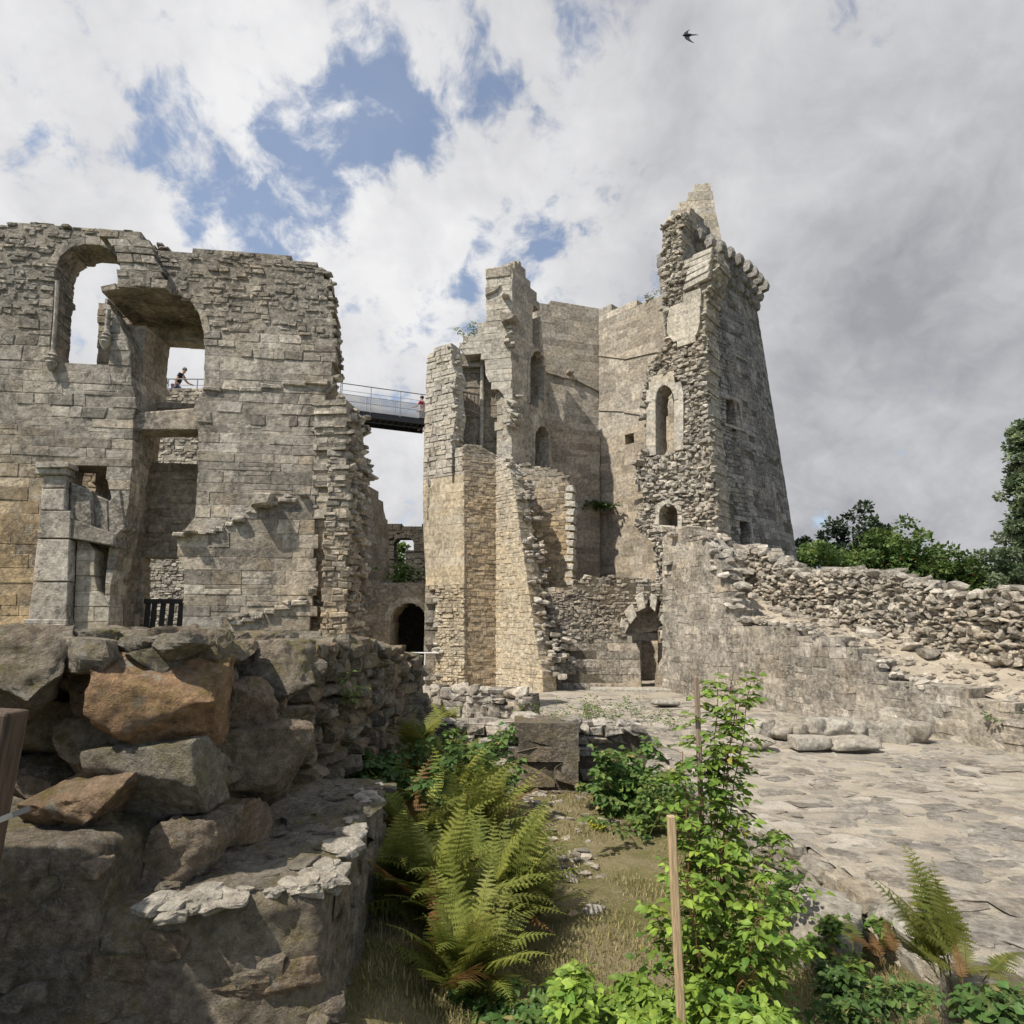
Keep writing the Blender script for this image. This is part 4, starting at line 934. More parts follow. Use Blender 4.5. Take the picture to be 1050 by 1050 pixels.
bot = [(750, 600), (773, 614), (812, 633), (850, 641), (890, 648), (929, 658), (991, 673), (1050, 683), (1120, 700)]
o = RWl.px(top + bot)
b = Buf(); masonry(b, RWl, o, [], RAW, 1.0, .1, lambda u, z: (.12, .3), proud=-.16, layers=False)
rockface(b, RWl, o, [], (.09, .27), .6, .10, .34, 3, lambda u, z: (.18, .05), .7)
edge_rocks(b, RWl, top[1:], (.16, .5), (-.05, .9), dens=1.2, sp=.06)
edge_rocks(b, RWl, bot[1:-1], (.14, .5), (-.5, .1), dens=.9, sp=.1, warm=.15)
b.build('masonry', mats('core'), rw)
# bank between them
n = 60; lp = np.array([LWx.map(np.array(u), np.array(z), np.array(.5)) for u, z in LWx.px([(753, 632), (753, 637), (823, 649), (863, 661), (890, 681), (929, 704), (991, 712), (1050, 732), (1110, 750)])])
rp_ = np.array([RWl.map(np.array(u), np.array(z), np.array(.25)) for u, z in RWl.px([(757, 592), (773, 612), (812, 631), (850, 639), (890, 646), (929, 656), (991, 671), (1050, 681), (1118, 697)])])
def resample(P, n):
    d = np.concatenate([[0], np.cumsum(np.linalg.norm(np.diff(P, axis=0), axis=1))]); t = np.linspace(0, d[-1], n)
    return np.stack([np.interp(t, d, P[:, k]) for k in range(3)], 1)
la, ra = resample(lp, 150), resample(rp_, 150); T_ = np.linspace(0, 1, n)[:, None, None]
G = la[None] * (1 - T_) + ra[None] * T_
amp = np.sin(np.clip(T_[..., 0], 0, 1) * math.pi) * .9 + .25
G[..., 2] += (fbm(G * .9, 5, 3) * .22 + np.abs(fbm(G * 2.2, 5, 8)) * .16) * amp - .03
b = Buf(); grid_mesh(b, G[..., 0], G[..., 1], G[..., 2]); bank = b.build('sandy_bank', M['sand'], None, (10, 18, 2), smooth=True); tag(bank, kind='structure')
b = Buf()
for _ in range(420):
    i = RNG.randrange(150); j = min(n - 1, int(abs(RNG.gauss(0, .33)) * n)); s = RNG.uniform(.04, .18); p = G[j, i]
    rock(b, p + [0, 0, s * .08], (s * 1.3, s, s * .55), rot_rand(.4), 3, (RNG.random(), .2, 0))
tag(b.build('bank_rubble', mats('core'), None, (10, 18, 2)), 'small loose rubble strewn over the sandy bank', 'rubble', kind='stuff')

# ================================================================ GROUND
g = Buf(); box(g, (0, 0, -1.35), (6000, 6000, .2)); tag(g.build('ground', M['outer'], None, (0, 0, -1.25)), kind='structure')
def rz_(a): a = R(a); return np.array([[math.cos(a), -math.sin(a), 0], [math.sin(a), math.cos(a), 0], [0, 0, 1]])
# bed outline: left x=-1.3, right edge line, far end y=12.5
def redge(y): return np.interp(y, [3.0, 5.0, 7.6, 12.6], [3.72, 3.58, 3.27, 2.55])
YF = 12.55
ys = np.linspace(2.0, 30, 420); xs = np.linspace(-6, 16, 330); X, Y = np.meshgrid(xs, ys)
P3 = np.stack([X, Y, 0 * X], -1)
Z = fbm(P3 * .7, 4, 2) * .05 + fbm(P3 * 2.6, 5, 4) * .028
Z += .60 * np.clip(1 - (Y - YF) / 5.5, 0, 1) * np.clip((2.9 - X) / .6, 0, 1) * (Y > YF - 1)      # landing behind the pier
inbed = (X < redge(Y) + .02) & (Y < YF) ; keep = ~inbed & ~((X < -2.3) & (Y < 14))
b = Buf(); grid_mesh(b, X, Y, Z, 0, keep); terr = b.build('terrace_paving', M['paving'], None, (5, 10, 0), smooth=True); tag(terr, kind='structure')
b = Buf()      # worn stones set almost flush in the yard surface
for _ in range(2600):
    y = 3.4 + 19 * RNG.random() ** 1.6; x = RNG.uniform(-1.5, 12)
    if (x < redge(y) + .25 and y < YF + .2) or np.dot(np.array([x, y]) - LW.A, LW.n) < .25 or abs(x) > y * .95: continue
    s = RNG.uniform(.08, .5) * (1 if RNG.random() < .75 else .5); q = np.array([[x, y, 0]])
    zz = float(fbm(q * .7, 4, 2)[0] * .05 + fbm(q * 2.6, 5, 4)[0] * .028 + .60 * min(1, max(0, 1 - (y - YF) / 5.5)) * min(1, max(0, (2.9 - x) / .6)) * (y > YF - 1))
    rock(b, (x, y, zz - .001 - s * .05 + RNG.uniform(-.008, .010)), (s * RNG.uniform(1.1, 1.8), s, s * .12 + .02), rz_(RNG.gauss(0, 25)) @ rot_rand(.04), 3, (RNG.random() ** 1.3, RNG.uniform(0, .12), .25), 6, .8)
tag(b.build('terrace_stones', M['yard'], None, (5, 10, 0)), kind='structure')
ys = np.linspace(1.5, 12.8, 230); xs = np.linspace(-3, 4.2, 150); X, Y = np.meshgrid(xs, ys); P3 = np.stack([X, Y, 0 * X], -1)
def bedz(x, y): 
    p = np.stack([x, y, 0 * x], -1)
    return np.interp(y, [2, 5, 8, 12.6], [-.1, -.3, -.5, -.6]) + .4 * np.clip((.1 - x) / 1.0, 0, 1) + fbm(p * .8, 4, 21) * .10 + fbm(p * 3.5, 4, 22) * .035
b = Buf(); grid_mesh(b, X, Y, bedz(X, Y)); tag(b.build('garden_bed_ground', M['turf'], None, (1, 8, -.5), smooth=True), kind='structure')
b = Buf()
for _ in range(170):
    x = RNG.uniform(.2, 2.6); y = 12.2 - abs(RNG.gauss(0, 1.0)) if RNG.random() < .7 else RNG.uniform(8.0, 9.2); s = RNG.uniform(.025, .14)
    rock(b, (x if y > 10 else RNG.uniform(.4, 1.1), y, float(bedz(np.array(x), np.array(y))) + s * .1), (s * 1.4, s, s * .5), rot_rand(.4), 3, (RNG.random(), .25, 0))
tag(b.build('bed_rubble', mats('core'), None, (1, 10, -.5)), 'scattered small stones half sunk in the dry turf of the bed', 'rubble', kind='stuff')

# walls round the bed
BR = Wall((2.6, YF + .1), (3.75, 2.6)); br = thing('retaining_wall', 'low rubble retaining wall under the edge of the paved terrace beside the bramble', 'wall', (3.2, 7, -.4))
b = Buf(); masonry(b, BR, [(0, -1), (BR.L, -1), (BR.L, -.02), (0, -.02)], [], MID, .5, 0, lambda u, z: (.1, .2))
rockface(b, BR, [(0, -1), (BR.L, -1), (BR.L, .05), (0, .05)], [], (.2, .5), .5, .06, .3, 3, lambda u, z: (.08, .2), .3); b.build('masonry', mats('slab'), br)
BF = Wall((-1.9, YF - .03), (2.85, YF - .03)); bf = thing('retaining_wall', 'rubble wall closing the far end of the bed on both sides of the squared pier', 'wall', (.4, YF, -.4))
b = Buf(); masonry(b, BF, [(0, -1), (BF.L, -1), (BF.L, .12), (BF.L - .45, .56), (0, .58)], [], RAW, .5, 0, lambda u, z: (.15, .9)); edge_rocks(b, BF, [(0, .57), (BF.L - .45, .55), (BF.L, .1)], (.15, .4), (-.1, .4), dens=1.2, px=False, dark=.4); b.build('masonry', mats('stone', 'darkmortar'), bf)
pr = thing('stone_pier', 'square pier of weathered stone blocks at the far end of the bed', 'pier', loc3(gx(560, 800, 12.2)))
PP = Wall(gx(529, 790, 12.15), gx(593, 790, 12.15)); b = Buf(); zz = PP.px([(560, 742)])[0][1]; L = PP.L
zl_ = PP.px([(560, y) for y in (832, 806, 781, 766, 742)]); Q = []; T = []; w1 = []
for (p, q) in zip(zl_[:-1], zl_[1:]):
    cuts = [0, L] if RNG.random() < .3 else [0, L * RNG.uniform(.35, .65), L]
    for (a, c_) in zip(cuts[:-1], cuts[1:]):
        Q.append([(a + .01, p[1] + .012), (c_ - .01, p[1] + .012), (c_ - .01, q[1] - .012), (a + .01, q[1] - .012)]); T.append((RNG.uniform(.1, .6), .2, .5))
for q, tt in zip(Q, T):
    q = np.array(q); c_ = q.mean(0); sz_ = q.max(0) - q.min(0)
    rock(b, PP.map(np.array(c_[0]), np.array(c_[1]), np.array(.45 + RNG.uniform(-.02, .03))), (sz_[0] * 1.05, .98, sz_[1] * 1.12), rot_rand(.02), 22, tt, 3, .985, .03)
put_stones(b, PP, [[(.05, -1), (L - .05, -1), (L - .05, zz - .03), (.05, zz - .03)]], .05, .95, .01, 0, 0, [(.4, .2, .4)], 1)
b.build('block_courses', mats('fore', 'darkmortar'), pr)
b = Buf(); MR = Wall(gx(440, 725, 16.5), gx(545, 725, 15.6)); o = MR.px([(548, 742), (545, 712), (520, 708), (495, 706), (470, 709), (440, 706), (440, 750), (548, 750)])
mr = thing('low_wall', 'knee high rough stone wall at the back of the landing below the stair tower', 'wall', loc3(gx(490, 740, 16)))
masonry(b, MR, o, [], RAW, .6, .05, lambda u, z: (.1, .5)); rockface(b, MR, o, [], (.22, .5), .6, .06, .3, 3, lambda u, z: (.1, .45), .3); b.build('masonry', mats('stone', 'darkmortar'), mr)
# ================================================================ LOOSE SLABS ON THE TERRACE
def big_rock(name, label, cat, c, size, M3=None, n=10, nz=.06, mat='slab', tint=(.6, .05, 0), boxy=.6, cuts=7, group=None, seed=None):
    b = Buf(); rock(b, c, size, M3, n, tint, cuts, boxy, nz); o = b.build(name, M[mat], None, (c[0], c[1], c[2] - size[2] / 2), smooth=True); tag(o, label, cat, group); return o
def rz(a): a = R(a); return np.array([[math.cos(a), -math.sin(a), 0], [math.sin(a), math.cos(a), 0], [0, 0, 1]])
for (x0, x1, y0, y1, lab, tl) in ((755, 802, 750, 773, 'pale flat slab nearest the bramble in the row along the sloping wall', -4), (811, 853, 752, 773, 'tilted pale slab in the middle of the row along the sloping wall', 6), (854, 906, 754, 773, 'broad pale slab at the right end of the row along the sloping wall', 3), (671, 697, 716, 728, 'small pale slab lying on the paving before the doorway', 5), (525, 560, 729, 745, 'long pale loose block lying on the landing left above the pier', -6)):
    p = atz((x0 + x1) / 2, y1 - 2, .42 if x0 == 525 else 0.02); k = p[1] / FPX * 1.05
    big_rock('stone_slab', lab, 'slab', (p[0], p[1] + .25, p[2] + (y1 - y0) * k * .33), ((x1 - x0) * k * .98, .6, (y1 - y0) * k * .55), rz(tl) @ rot_rand(.06), 10, .03, 'slab', (RNG.uniform(.5, .9), .03, 0), .7, 5)
b = Buf()
for i in range(9):
    x = 765 + i * 21; p = atz(x, 764 + i * .6, 0); s = RNG.uniform(.5, .8); rock(b, (p[0] + .5, p[1] + .9, .2), (s * 1.2, s * .8, .5), rz(-65) @ rot_rand(.15), 10, (RNG.uniform(.2, .8), .06, .3), 6, .65, .05)
tag(b.build('footing_stones', M['slab'], None, (7.5, 14.5, 0), smooth=True), 'line of rounded footing stones along the base of the sloping wall behind the slabs', 'footing')

# ================================================================ FOREGROUND RUBBLE WALL (LEFT)
fg = thing('drystone_wall', 'tumbled dark rubble wall running away on the left of the bed', 'wall', (-2.4, 7, 1))
FGw = Wall((-2.2, 3.5), (-1.95, 13.5))
tf = lambda u, z: (.12 + .25 * RNG.random(), .1)
b = Buf()
def fg_top(y): return float(np.interp(y, [2.5, 3.5, 4.5, 6.5, 9, 11, 13.5], [2.42, 2.43, 2.40, 2.36, 2.27, 2.12, 1.8]))
def fg_bot(y): return float(np.interp(y, [3.5, 6.4, 6.8, 13.5], [.95, .95, .1, .1]))
o = [(y - 3.5, fg_bot(y)) for y in (5.0, 6.4, 6.8, 13.5)] + [(y - 3.5, fg_top(y) - .1) for y in (13.5, 11, 9, 6.5, 5.0)]
masonry(b, FGw, o, [], RAW, 1.6, .05, lambda u, z: (.2, .6), proud=-.32, layers=False)
for (y0, y1, sz, n_, nz) in ((4.2, 6.5, (.16, .42), 10, .02), (6.3, 9.6, (.22, .5), 4, 0), (9.4, 13.4, (.16, .42), 3, 0)):
    z = fg_bot(y0 + .2)
    while z < fg_top(y0) - .02:
        y = y0; h = RNG.uniform(*sz) * .62
        while y < y1:
            l = RNG.uniform(*sz)
            if z + h * .6 < fg_top(y) and z > fg_bot(y) - .2:
                x = -2.3 + (y - 3.5) * .035 + RNG.uniform(-.09, .10) + .10 * (1 - (z - .9) / 1.5)
                rock(b, (x - .12, y + l / 2, min(z + h / 2, fg_top(y) - h * .4)), (RNG.uniform(.4, .65), l * 1.12, h * RNG.uniform(1.0, 1.25)), rot_rand(.32), n_, (RNG.random(), min(1, abs(RNG.gauss(.15, .15))), .15), 8, .58, nz)
            y += l * .92
        z += h * .88
for _ in range(260):      # rough top through the wall's thickness
    y = 4.1 + 9.2 * RNG.random() ** 1.3; s = RNG.uniform(.16, .42); x = RNG.uniform(-3.6, -2.15)
    rock(b, (x, y, fg_top(y) - s * .24 + RNG.uniform(-.05, .05)), (s * 1.1, s * 1.3, s * .62), rot_rand(.4), 10 if y < 5.5 else 4, (RNG.random(), abs(RNG.gauss(.08, .1)), 0), 8, .58, .035 if y < 5.5 else 0)
FE = Wall((-5.6, 5.2), (-2.5, 5.3))
masonry(b, FE, [(0, -.6), (FE.L, -.6), (FE.L, 2.25), (0, 2.3)], [], RAW, .5, .05, lambda u, z: (.2, .6), proud=-.25, layers=False)
for (z, h) in ((.95, .34), (1.25, .4), (1.6, .36), (1.92, .4)):
    x = -4.6
    while x < -2.25:
        l = RNG.uniform(.35, .62); rock(b, (x + l / 2, 4.55 + x * .0 + RNG.uniform(-.06, .1), z + h / 2), (l * 1.1, .6, h * 1.05), rot_rand(.3), 10, (RNG.random(), abs(RNG.gauss(.2, .15)), .2), 8, .58, .05); x += l * .95
b.build('rubble_stones', mats('fore', 'darkmortar'), fg, smooth=False)
# unseen rubble wall added off to the left to shade the ledge corner
b = Buf()
for _ in range(60):
    s = RNG.uniform(.35, .75); rock(b, (RNG.uniform(-5.0, -3.4), RNG.uniform(1.7, 2.5), RNG.uniform(-.4, 3.2)), (s * 1.3, s, s * .7), rot_rand(.3), 4, (RNG.random(), .2, .1))
masonry(b, Wall((-4.8, 1.7), (-3.25, 1.7)), [(0, -.6), (1.55, -.6), (1.55, 3.25), (0, 3.3)], [], MID, 1.0, .05, lambda u, z: (.2, .3))
b.build('shadow_caster_wall', mats('fore', 'darkmortar'), fg)

# ledge block: one mass of mortared rubble
lg = thing('stone_ledge', 'broad mortared ledge with a rough lit front below the dark rubble wall', 'ledge', (-1.8, 5, -.6))
b = Buf(); hexa(b, [(-2.25, 3.56, -.8), (-1.02, 3.98, -.8), (-1.22, 6.75, -.8), (-2.6, 6.75, -.8), (-2.25, 3.6, 1.0), (-1.07, 4.02, 1.0), (-1.27, 6.7, .98), (-2.6, 6.7, 1.02)], 70, .05, 4.2, 4, 0, (.75, .06, .0)); b.build('ledge_block', M['fore'], lg, smooth=True)
b = Buf(); hexa(b, [(-4.2, 3.5, -.9), (-1.93, 3.6, -.9), (-1.98, 4.6, -.9), (-4.2, 4.6, -.9), (-4.2, 3.45, 1.4), (-2.22, 3.58, 1.36), (-2.2, 4.6, 1.3), (-4.2, 4.6, 1.4)], 60, .05, 3.4, 14, 0, (.4, .12, .3)); b.build('corner_block', M['fore'], lg, smooth=True)
b = Buf()      # stones showing in the mortared front and flank of the ledge
def facing(x0, y0, x1, y1, n, zt):
    e = np.array([x1 - x0, y1 - y0]); Lf = np.linalg.norm(e); e /= Lf; nx = np.array([e[1], -e[0]])
    Mf = np.array([[e[0], -nx[0], 0], [e[1], -nx[1], 0], [0, 0, 1]])
    for _ in range(n):
        t = RNG.random() * Lf; s = RNG.uniform(.07, .26); z = RNG.uniform(-.6, zt)
        rock(b, (x0 + e[0] * t - nx[0] * .03, y0 + e[1] * t - nx[1] * .03, z), (s * RNG.uniform(1.1, 1.7), .11, s * .75), Mf @ rot_rand(.14), 10, (RNG.uniform(.2, 1), abs(RNG.gauss(.12, .12)), RNG.uniform(0, .3)), 7, .85, .015)
facing(-2.2, 3.63, -1.03, 4.01, 34, .85); facing(-1.06, 4.05, -1.25, 6.6, 90, .85); facing(-3.6, 3.5, -2.2, 3.58, 80, 1.25)
b.build('facing_stones', M['fore'], lg)
b = Buf()
for _ in range(70):
    s = RNG.uniform(.08, .26); y = RNG.uniform(4.0, 6.4); x = RNG.uniform(-2.1, -1.2); rock(b, (x, y, .99 + RNG.uniform(-.03, .01)), (s * 1.3, s, s * .3), rz(RNG.uniform(0, 180)) @ rot_rand(.15), 4, (RNG.random(), .06, .1))
for _ in range(60):      # pale lichened stones along the front and right edge of the ledge top
    t = RNG.random(); s = RNG.uniform(.06, .2)
    e0, e1 = ((-1.95, 3.72), (-1.1, 4.06)) if RNG.random() < .55 else ((-1.12, 4.06), (-1.32, 6.4))
    rock(b, (e0[0] + (e1[0] - e0[0]) * t + RNG.uniform(-.06, .03), e0[1] + (e1[1] - e0[1]) * t + RNG.uniform(-.03, .25) * (.6 if e0[0] < -1.5 else .2), .985 + RNG.uniform(-.03, .015)), (s * 1.5, s, s * .4), rz(RNG.uniform(0, 180)) @ rot_rand(.15), 4, (RNG.uniform(.7, 1), .03, 0), 7, .8, 0, 1)
b.build('embedded_cobbles', [M['fore'], M['slab']], lg)

# the individual big stones one could lift off
def px_rock(x0, x1, y0, y1, Y, label, depth=1.0, warm=.1, mat='fore', tw=0, boxy=.88, cuts=7, n=22, nz=.06, br=.6, roll=0, dk=0):
    c = at((x0 + x1) / 2, (y0 + y1) / 2, Y); k = Y / FPX * 1.02; w = (x1 - x0) * k; h = (y1 - y0) * k
    a = R(roll); Rl = np.array([[math.cos(a), 0, -math.sin(a)], [0, 1, 0], [math.sin(a), 0, math.cos(a)]])
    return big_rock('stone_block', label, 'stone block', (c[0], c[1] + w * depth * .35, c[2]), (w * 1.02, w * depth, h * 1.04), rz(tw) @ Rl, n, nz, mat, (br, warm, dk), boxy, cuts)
px_rock(93, 206, 677, 768, 4.0, 'large squared orange stone block with a rough lit face in the left foreground', .8, .95, tw=14, boxy=.95, cuts=4, br=.75, roll=-3)
px_rock(-48, 52, 648, 738, 3.8, 'mossy yellow green boulder cut by the left edge above the wooden post', .9, .15, br=.6)
px_rock(52, 168, 647, 677, 4.2, 'long flat capstone with mossy patches lying on top of the foreground rubble', .6, .25, boxy=.9, br=.75)
px_rock(148, 212, 642, 675, 4.3, 'squared brown capstone at the right end of the mossy long one', .9, .35, tw=20, boxy=.95, cuts=4, br=.5)
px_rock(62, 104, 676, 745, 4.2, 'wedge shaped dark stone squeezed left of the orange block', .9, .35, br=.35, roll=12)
px_rock(92, 200, 768, 840, 4.0, 'crusty pale green lichened stone under the orange block', .75, .08, br=.75, roll=6)
px_rock(14, 128, 798, 848, 3.85, 'low rounded ochre stone right of the wooden post', .8, .6, br=.65, roll=8)
px_rock(148, 222, 846, 908, 4.05, 'small stone with a yellow lichen crust sitting on the ledge', .8, .25, br=.55)
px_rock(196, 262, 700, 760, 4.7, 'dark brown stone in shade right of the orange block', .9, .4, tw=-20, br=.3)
px_rock(198, 298, 752, 836, 4.75, 'big grey brown stone jutting from the shaded side of the rubble wall', 1.0, .25, tw=35, boxy=.8, br=.5)
px_rock(240, 320, 660, 712, 5.2, 'pale topped stone standing on the rubble wall before the ruined front', .9, .12, br=.6)
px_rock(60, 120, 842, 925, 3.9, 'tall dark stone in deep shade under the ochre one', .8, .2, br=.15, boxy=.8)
# rocks at the bottom right corner, close to the viewer
big_rock('boulder', 'wide lichened boulder along the bottom right edge of the photo', 'boulder', (1.9, 2.2, .92), (1.9, 1.0, .5), rz(-6), 34, .06, 'slab', (.5, .05, .2), .35, 4)
big_rock('boulder', 'half buried pale boulder between the bramble and the terrace edge', 'boulder', (2.85, 6.2, -.25), (.85, .6, .55), rz(60), 22, .07, 'slab', (.5, .05, .3), .6, 6)
big_rock('boulder', 'tilted stone in the shade at the foot of the retaining wall near the corner', 'boulder', (3.25, 4.6, -.15), (.7, .9, .55), rz(20), 22, .06, 'fore', (.6, .05, .2), .6, 6)
for i, (x, y, s, lab) in enumerate(((640, 798, .5, 'leaning brownish stone right of the pier under the green bush'), (606, 942, .22, 'little white stone lying in the middle of the turf'), (587, 944, .16, 'small reddish stone beside the little white one on the turf'))):
    p = atz(x, y, -.5); big_rock('loose_stone', lab, 'stone', (p[0], p[1], p[2] + s * .2), (s * 1.4, s, s * .75), rz(30 * i), 10, .04, 'slab', (.6, .9 if i == 2 else .15, 0))
# wooden post with a flat steel bar
wp = thing('wooden_post', 'brown square wooden post with a grey bar at the left edge', 'post', (-1.235, 1.5, .9))
b = Buf(); t_ = at(13, 728, 1.5); beam(b, (-1.235 - .055, 1.5, .3), (t_[0] - .02, 1.5, t_[2]), .075, .07, 0, (.5, 0, 0), .008, (0, 1, 0)); b.build('shaft', M['timber'], wp)
b = Buf(); p = at(22, 832, 1.455); q = at(-60, 865, 1.455); beam(b, p, q, .05, .012); b.build('flat_bar', M['strap'], wp)

# ================================================================ VEGETATION
def leaves(buf, P, D, S, L, Wd, tint, fold=.18, mat=0):
    """folded pointed leaves, 8 vertices each"""
    P = np.asarray(P, float); n = len(P); N = np.cross(D, S); L = np.asarray(L)[:, None]; Wd = np.asarray(Wd)[:, None]
    v = np.stack([P, P + D * L * .35, P + D * L * .72 - N * L * .05, P + D * L - N * L * .14,
                  P + D * L * .35 + S * Wd + N * Wd * fold * 2, P + D * L * .72 + S * Wd * .72 + N * (Wd * fold - L * .05),
                  P + D * L * .35 - S * Wd + N * Wd * fold * 2, P + D * L * .72 - S * Wd * .72 + N * (Wd * fold - L * .05)], 1)
    o = np.arange(n)[:, None, None] * 8
    Q = np.array([[1, 2, 5, 4], [1, 6, 7, 2]]); T = np.array([[0, 1, 4], [2, 3, 5], [0, 6, 1], [2, 7, 3]])
    buf.addmix(v.reshape(-1, 3), [(Q[None] + o).reshape(-1, 4), (T[None] + o).reshape(-1, 3)], mat, np.repeat(np.asarray(tint, np.float32), 8, 0))
def unit(a): return a / np.maximum(1e-9, np.linalg.norm(a, axis=-1, keepdims=True))

def cane(p, d, L, droop, n=14, wob=.1):
    p = np.array(p, float); d = unit(np.array(d, float)); P = [p.copy()]
    for i in range(n):
        d = unit(d + np.array([NR.normal() * wob, NR.normal() * wob, -droop / n]))
        p = p + d * L / n; P.append(p.copy())
    return np.array(P)

def leafy(name, label, cat, canes, leafmat, canemat, lsize=(.05, .08), wd=.32, per=7, spread=.16, comp=5, bright=(.2, 1.0), yel=.3, dry=.03, rad=.007, group=None, skip=.12, up=.35):
    base = np.mean([c[0] for c in canes], 0)
    th = thing(name, label, cat, base, group)
    bs = Buf(); bl = Buf(); PP_, DD_, SS_, LL_, TT_ = [], [], [], [], []
    for cn in canes:
        tube(bs, cn, np.linspace(rad, rad * .35, len(cn)), 5 if False else 6)
        seg = len(cn) - 1
        for i in range(seg):
            if i / seg < skip: continue
            for k in range(per):
                t = RNG.random(); p = cn[i] * (1 - t) + cn[i + 1] * t
                a = RNG.uniform(0, 2 * math.pi); d = unit(np.array([math.cos(a), math.sin(a), RNG.uniform(-.25, .6)]))
                l = spread * RNG.uniform(.4, 1.2) * (1 - .4 * i / seg); e = p + d * l + np.array([0, 0, -.12 * l])
                tube(bs, [p, (p + e) / 2 + [0, 0, .03 * l], e], [rad * .3, rad * .22, rad * .15], 4, cap=False)
                ax = unit(d + np.array([0, 0, -.3])); side = unit(np.cross(ax, [0, 0, 1.]))
                br = RNG.uniform(*bright); yl = max(0, RNG.gauss(yel, .22)); dr = 1 if RNG.random() < dry else 0
                for m in range(comp):
                    if m == 0: pos, dr_ = e, ax
                    else:
                        pr_ = (m + 1) // 2; sg = 1 if m % 2 else -1
                        pos = e - ax * l * .28 * pr_; dr_ = unit(ax * .45 + side * sg + np.array([0, 0, RNG.uniform(-.3, .1)]))
                    n_ = unit(np.array([RNG.gauss(0, .45), RNG.gauss(0, .45), up + .6])); s_ = unit(np.cross(n_, dr_))
                    PP_.append(pos); DD_.append(dr_); SS_.append(s_); LL_.append(RNG.uniform(*lsize)); TT_.append((br * RNG.uniform(.8, 1.2), min(1, yl), dr))
    LL_ = np.array(LL_); leaves(bl, np.array(PP_), np.array(DD_), np.array(SS_), LL_, LL_ * wd, np.array(TT_))
    bs.build('stems', M[canemat], th); bl.build('leaves', M[leafmat], th); return th

# --- tall rose-like bramble with its stakes
bx, by = 1.3, 4.55
cs = []
for (px, py, Y, px1, py1, Y1, nn_) in ((722, 1060, 4.5, 752, 690, 4.9, 18), (715, 1060, 4.6, 716, 712, 4.8, 16), (718, 1060, 4.7, 735, 700, 4.95, 16), (722, 1060, 4.5, 760, 715, 4.8, 16), (730, 1060, 4.6, 742, 760, 4.7, 14), (728, 1060, 4.4, 700, 770, 4.6, 14), (735, 1060, 4.6, 770, 700, 4.9, 16), (740, 1060, 4.5, 800, 850, 4.7, 14), (750, 1060, 4.6, 822, 900, 4.8, 12), (760, 1060, 4.4, 815, 965, 4.5, 12), (700, 1060, 4.3, 668, 930, 4.4, 10), (735, 1060, 4.3, 745, 860, 4.4, 12), (745, 1070, 4.0, 780, 940, 4.1, 10), (715, 1060, 4.2, 700, 890, 4.2, 10), (725, 1060, 4.5, 690, 830, 4.7, 12), (760, 1070, 4.2, 790, 905, 4.3, 11)):
    a = at(px, py, Y); e = at(px1, py1, Y1); t = np.linspace(0, 1, nn_)[:, None]; mid = (a + e) / 2 + np.array([RNG.uniform(-.1, .1), 0, .12])
    c_ = (1 - t) ** 2 * a + 2 * t * (1 - t) * mid + t ** 2 * e; c_[1:-1] += NR.normal(size=(nn_ - 2, 3)) * .012; cs.append(c_)
leafy('rose_bush', 'tall leafy green bramble climbing its stakes in the middle foreground', 'bush', cs, 'rose', 'redcane', (.04, .09), .30, 5, .26, 5, (.2, 1.05), .35, .02, .007)
cs = []
for _ in range(19):
    px = RNG.uniform(590, 790); Y = RNG.uniform(3.7, 4.6); a = at(px, 1075, Y); cs.append(cane(a, (RNG.gauss(0, .5), RNG.gauss(0, .4), 1), RNG.uniform(.3, .65) * (1.0 if px > 680 else .7), .9, 9, .1))
leafy('rose_bush', 'low spreading bright green bramble growth along the bottom edge under the tall one', 'bush', cs, 'rose', 'cane', (.045, .085), .34, 7, .16, 5, (.25, 1.1), .4, .04, .006)
cs = []
for _ in range(5):
    a = (RNG.uniform(2.05, 2.7), RNG.uniform(5.6, 6.4), -.35); cs.append(cane(a, (RNG.gauss(.25, .4), RNG.gauss(0, .4), 1), RNG.uniform(.5, .95), 1.1, 9, .1))
leafy('bramble', 'dark trailing bramble over the boulder right of the tall one', 'bush', cs, 'rose', 'redcane', (.05, .08), .34, 6, .15, 5, (.05, .7), .15, .05, .006)
def stake(label, x0, y0, x1, y1, Y, w, mat, cat='stake'):
    b = Buf(); a = at(x1, y1, Y); e = at(x0, y0, Y); beam(b, a, e, w, w * .8, 0, (.5, 0, 0), w * .15, (0, 1, 0)); tag(b.build('wooden_stake', M[mat], None, a), label, cat)
stake('pale square wooden stake in front of the bramble stems', 688, 836, 700, 1075, 3.75, .046, 'paletimber')
stake('thin dark stake rising through the top of the bramble', 714, 694, 728, 1075, 4.75, .035, 'oldwood')

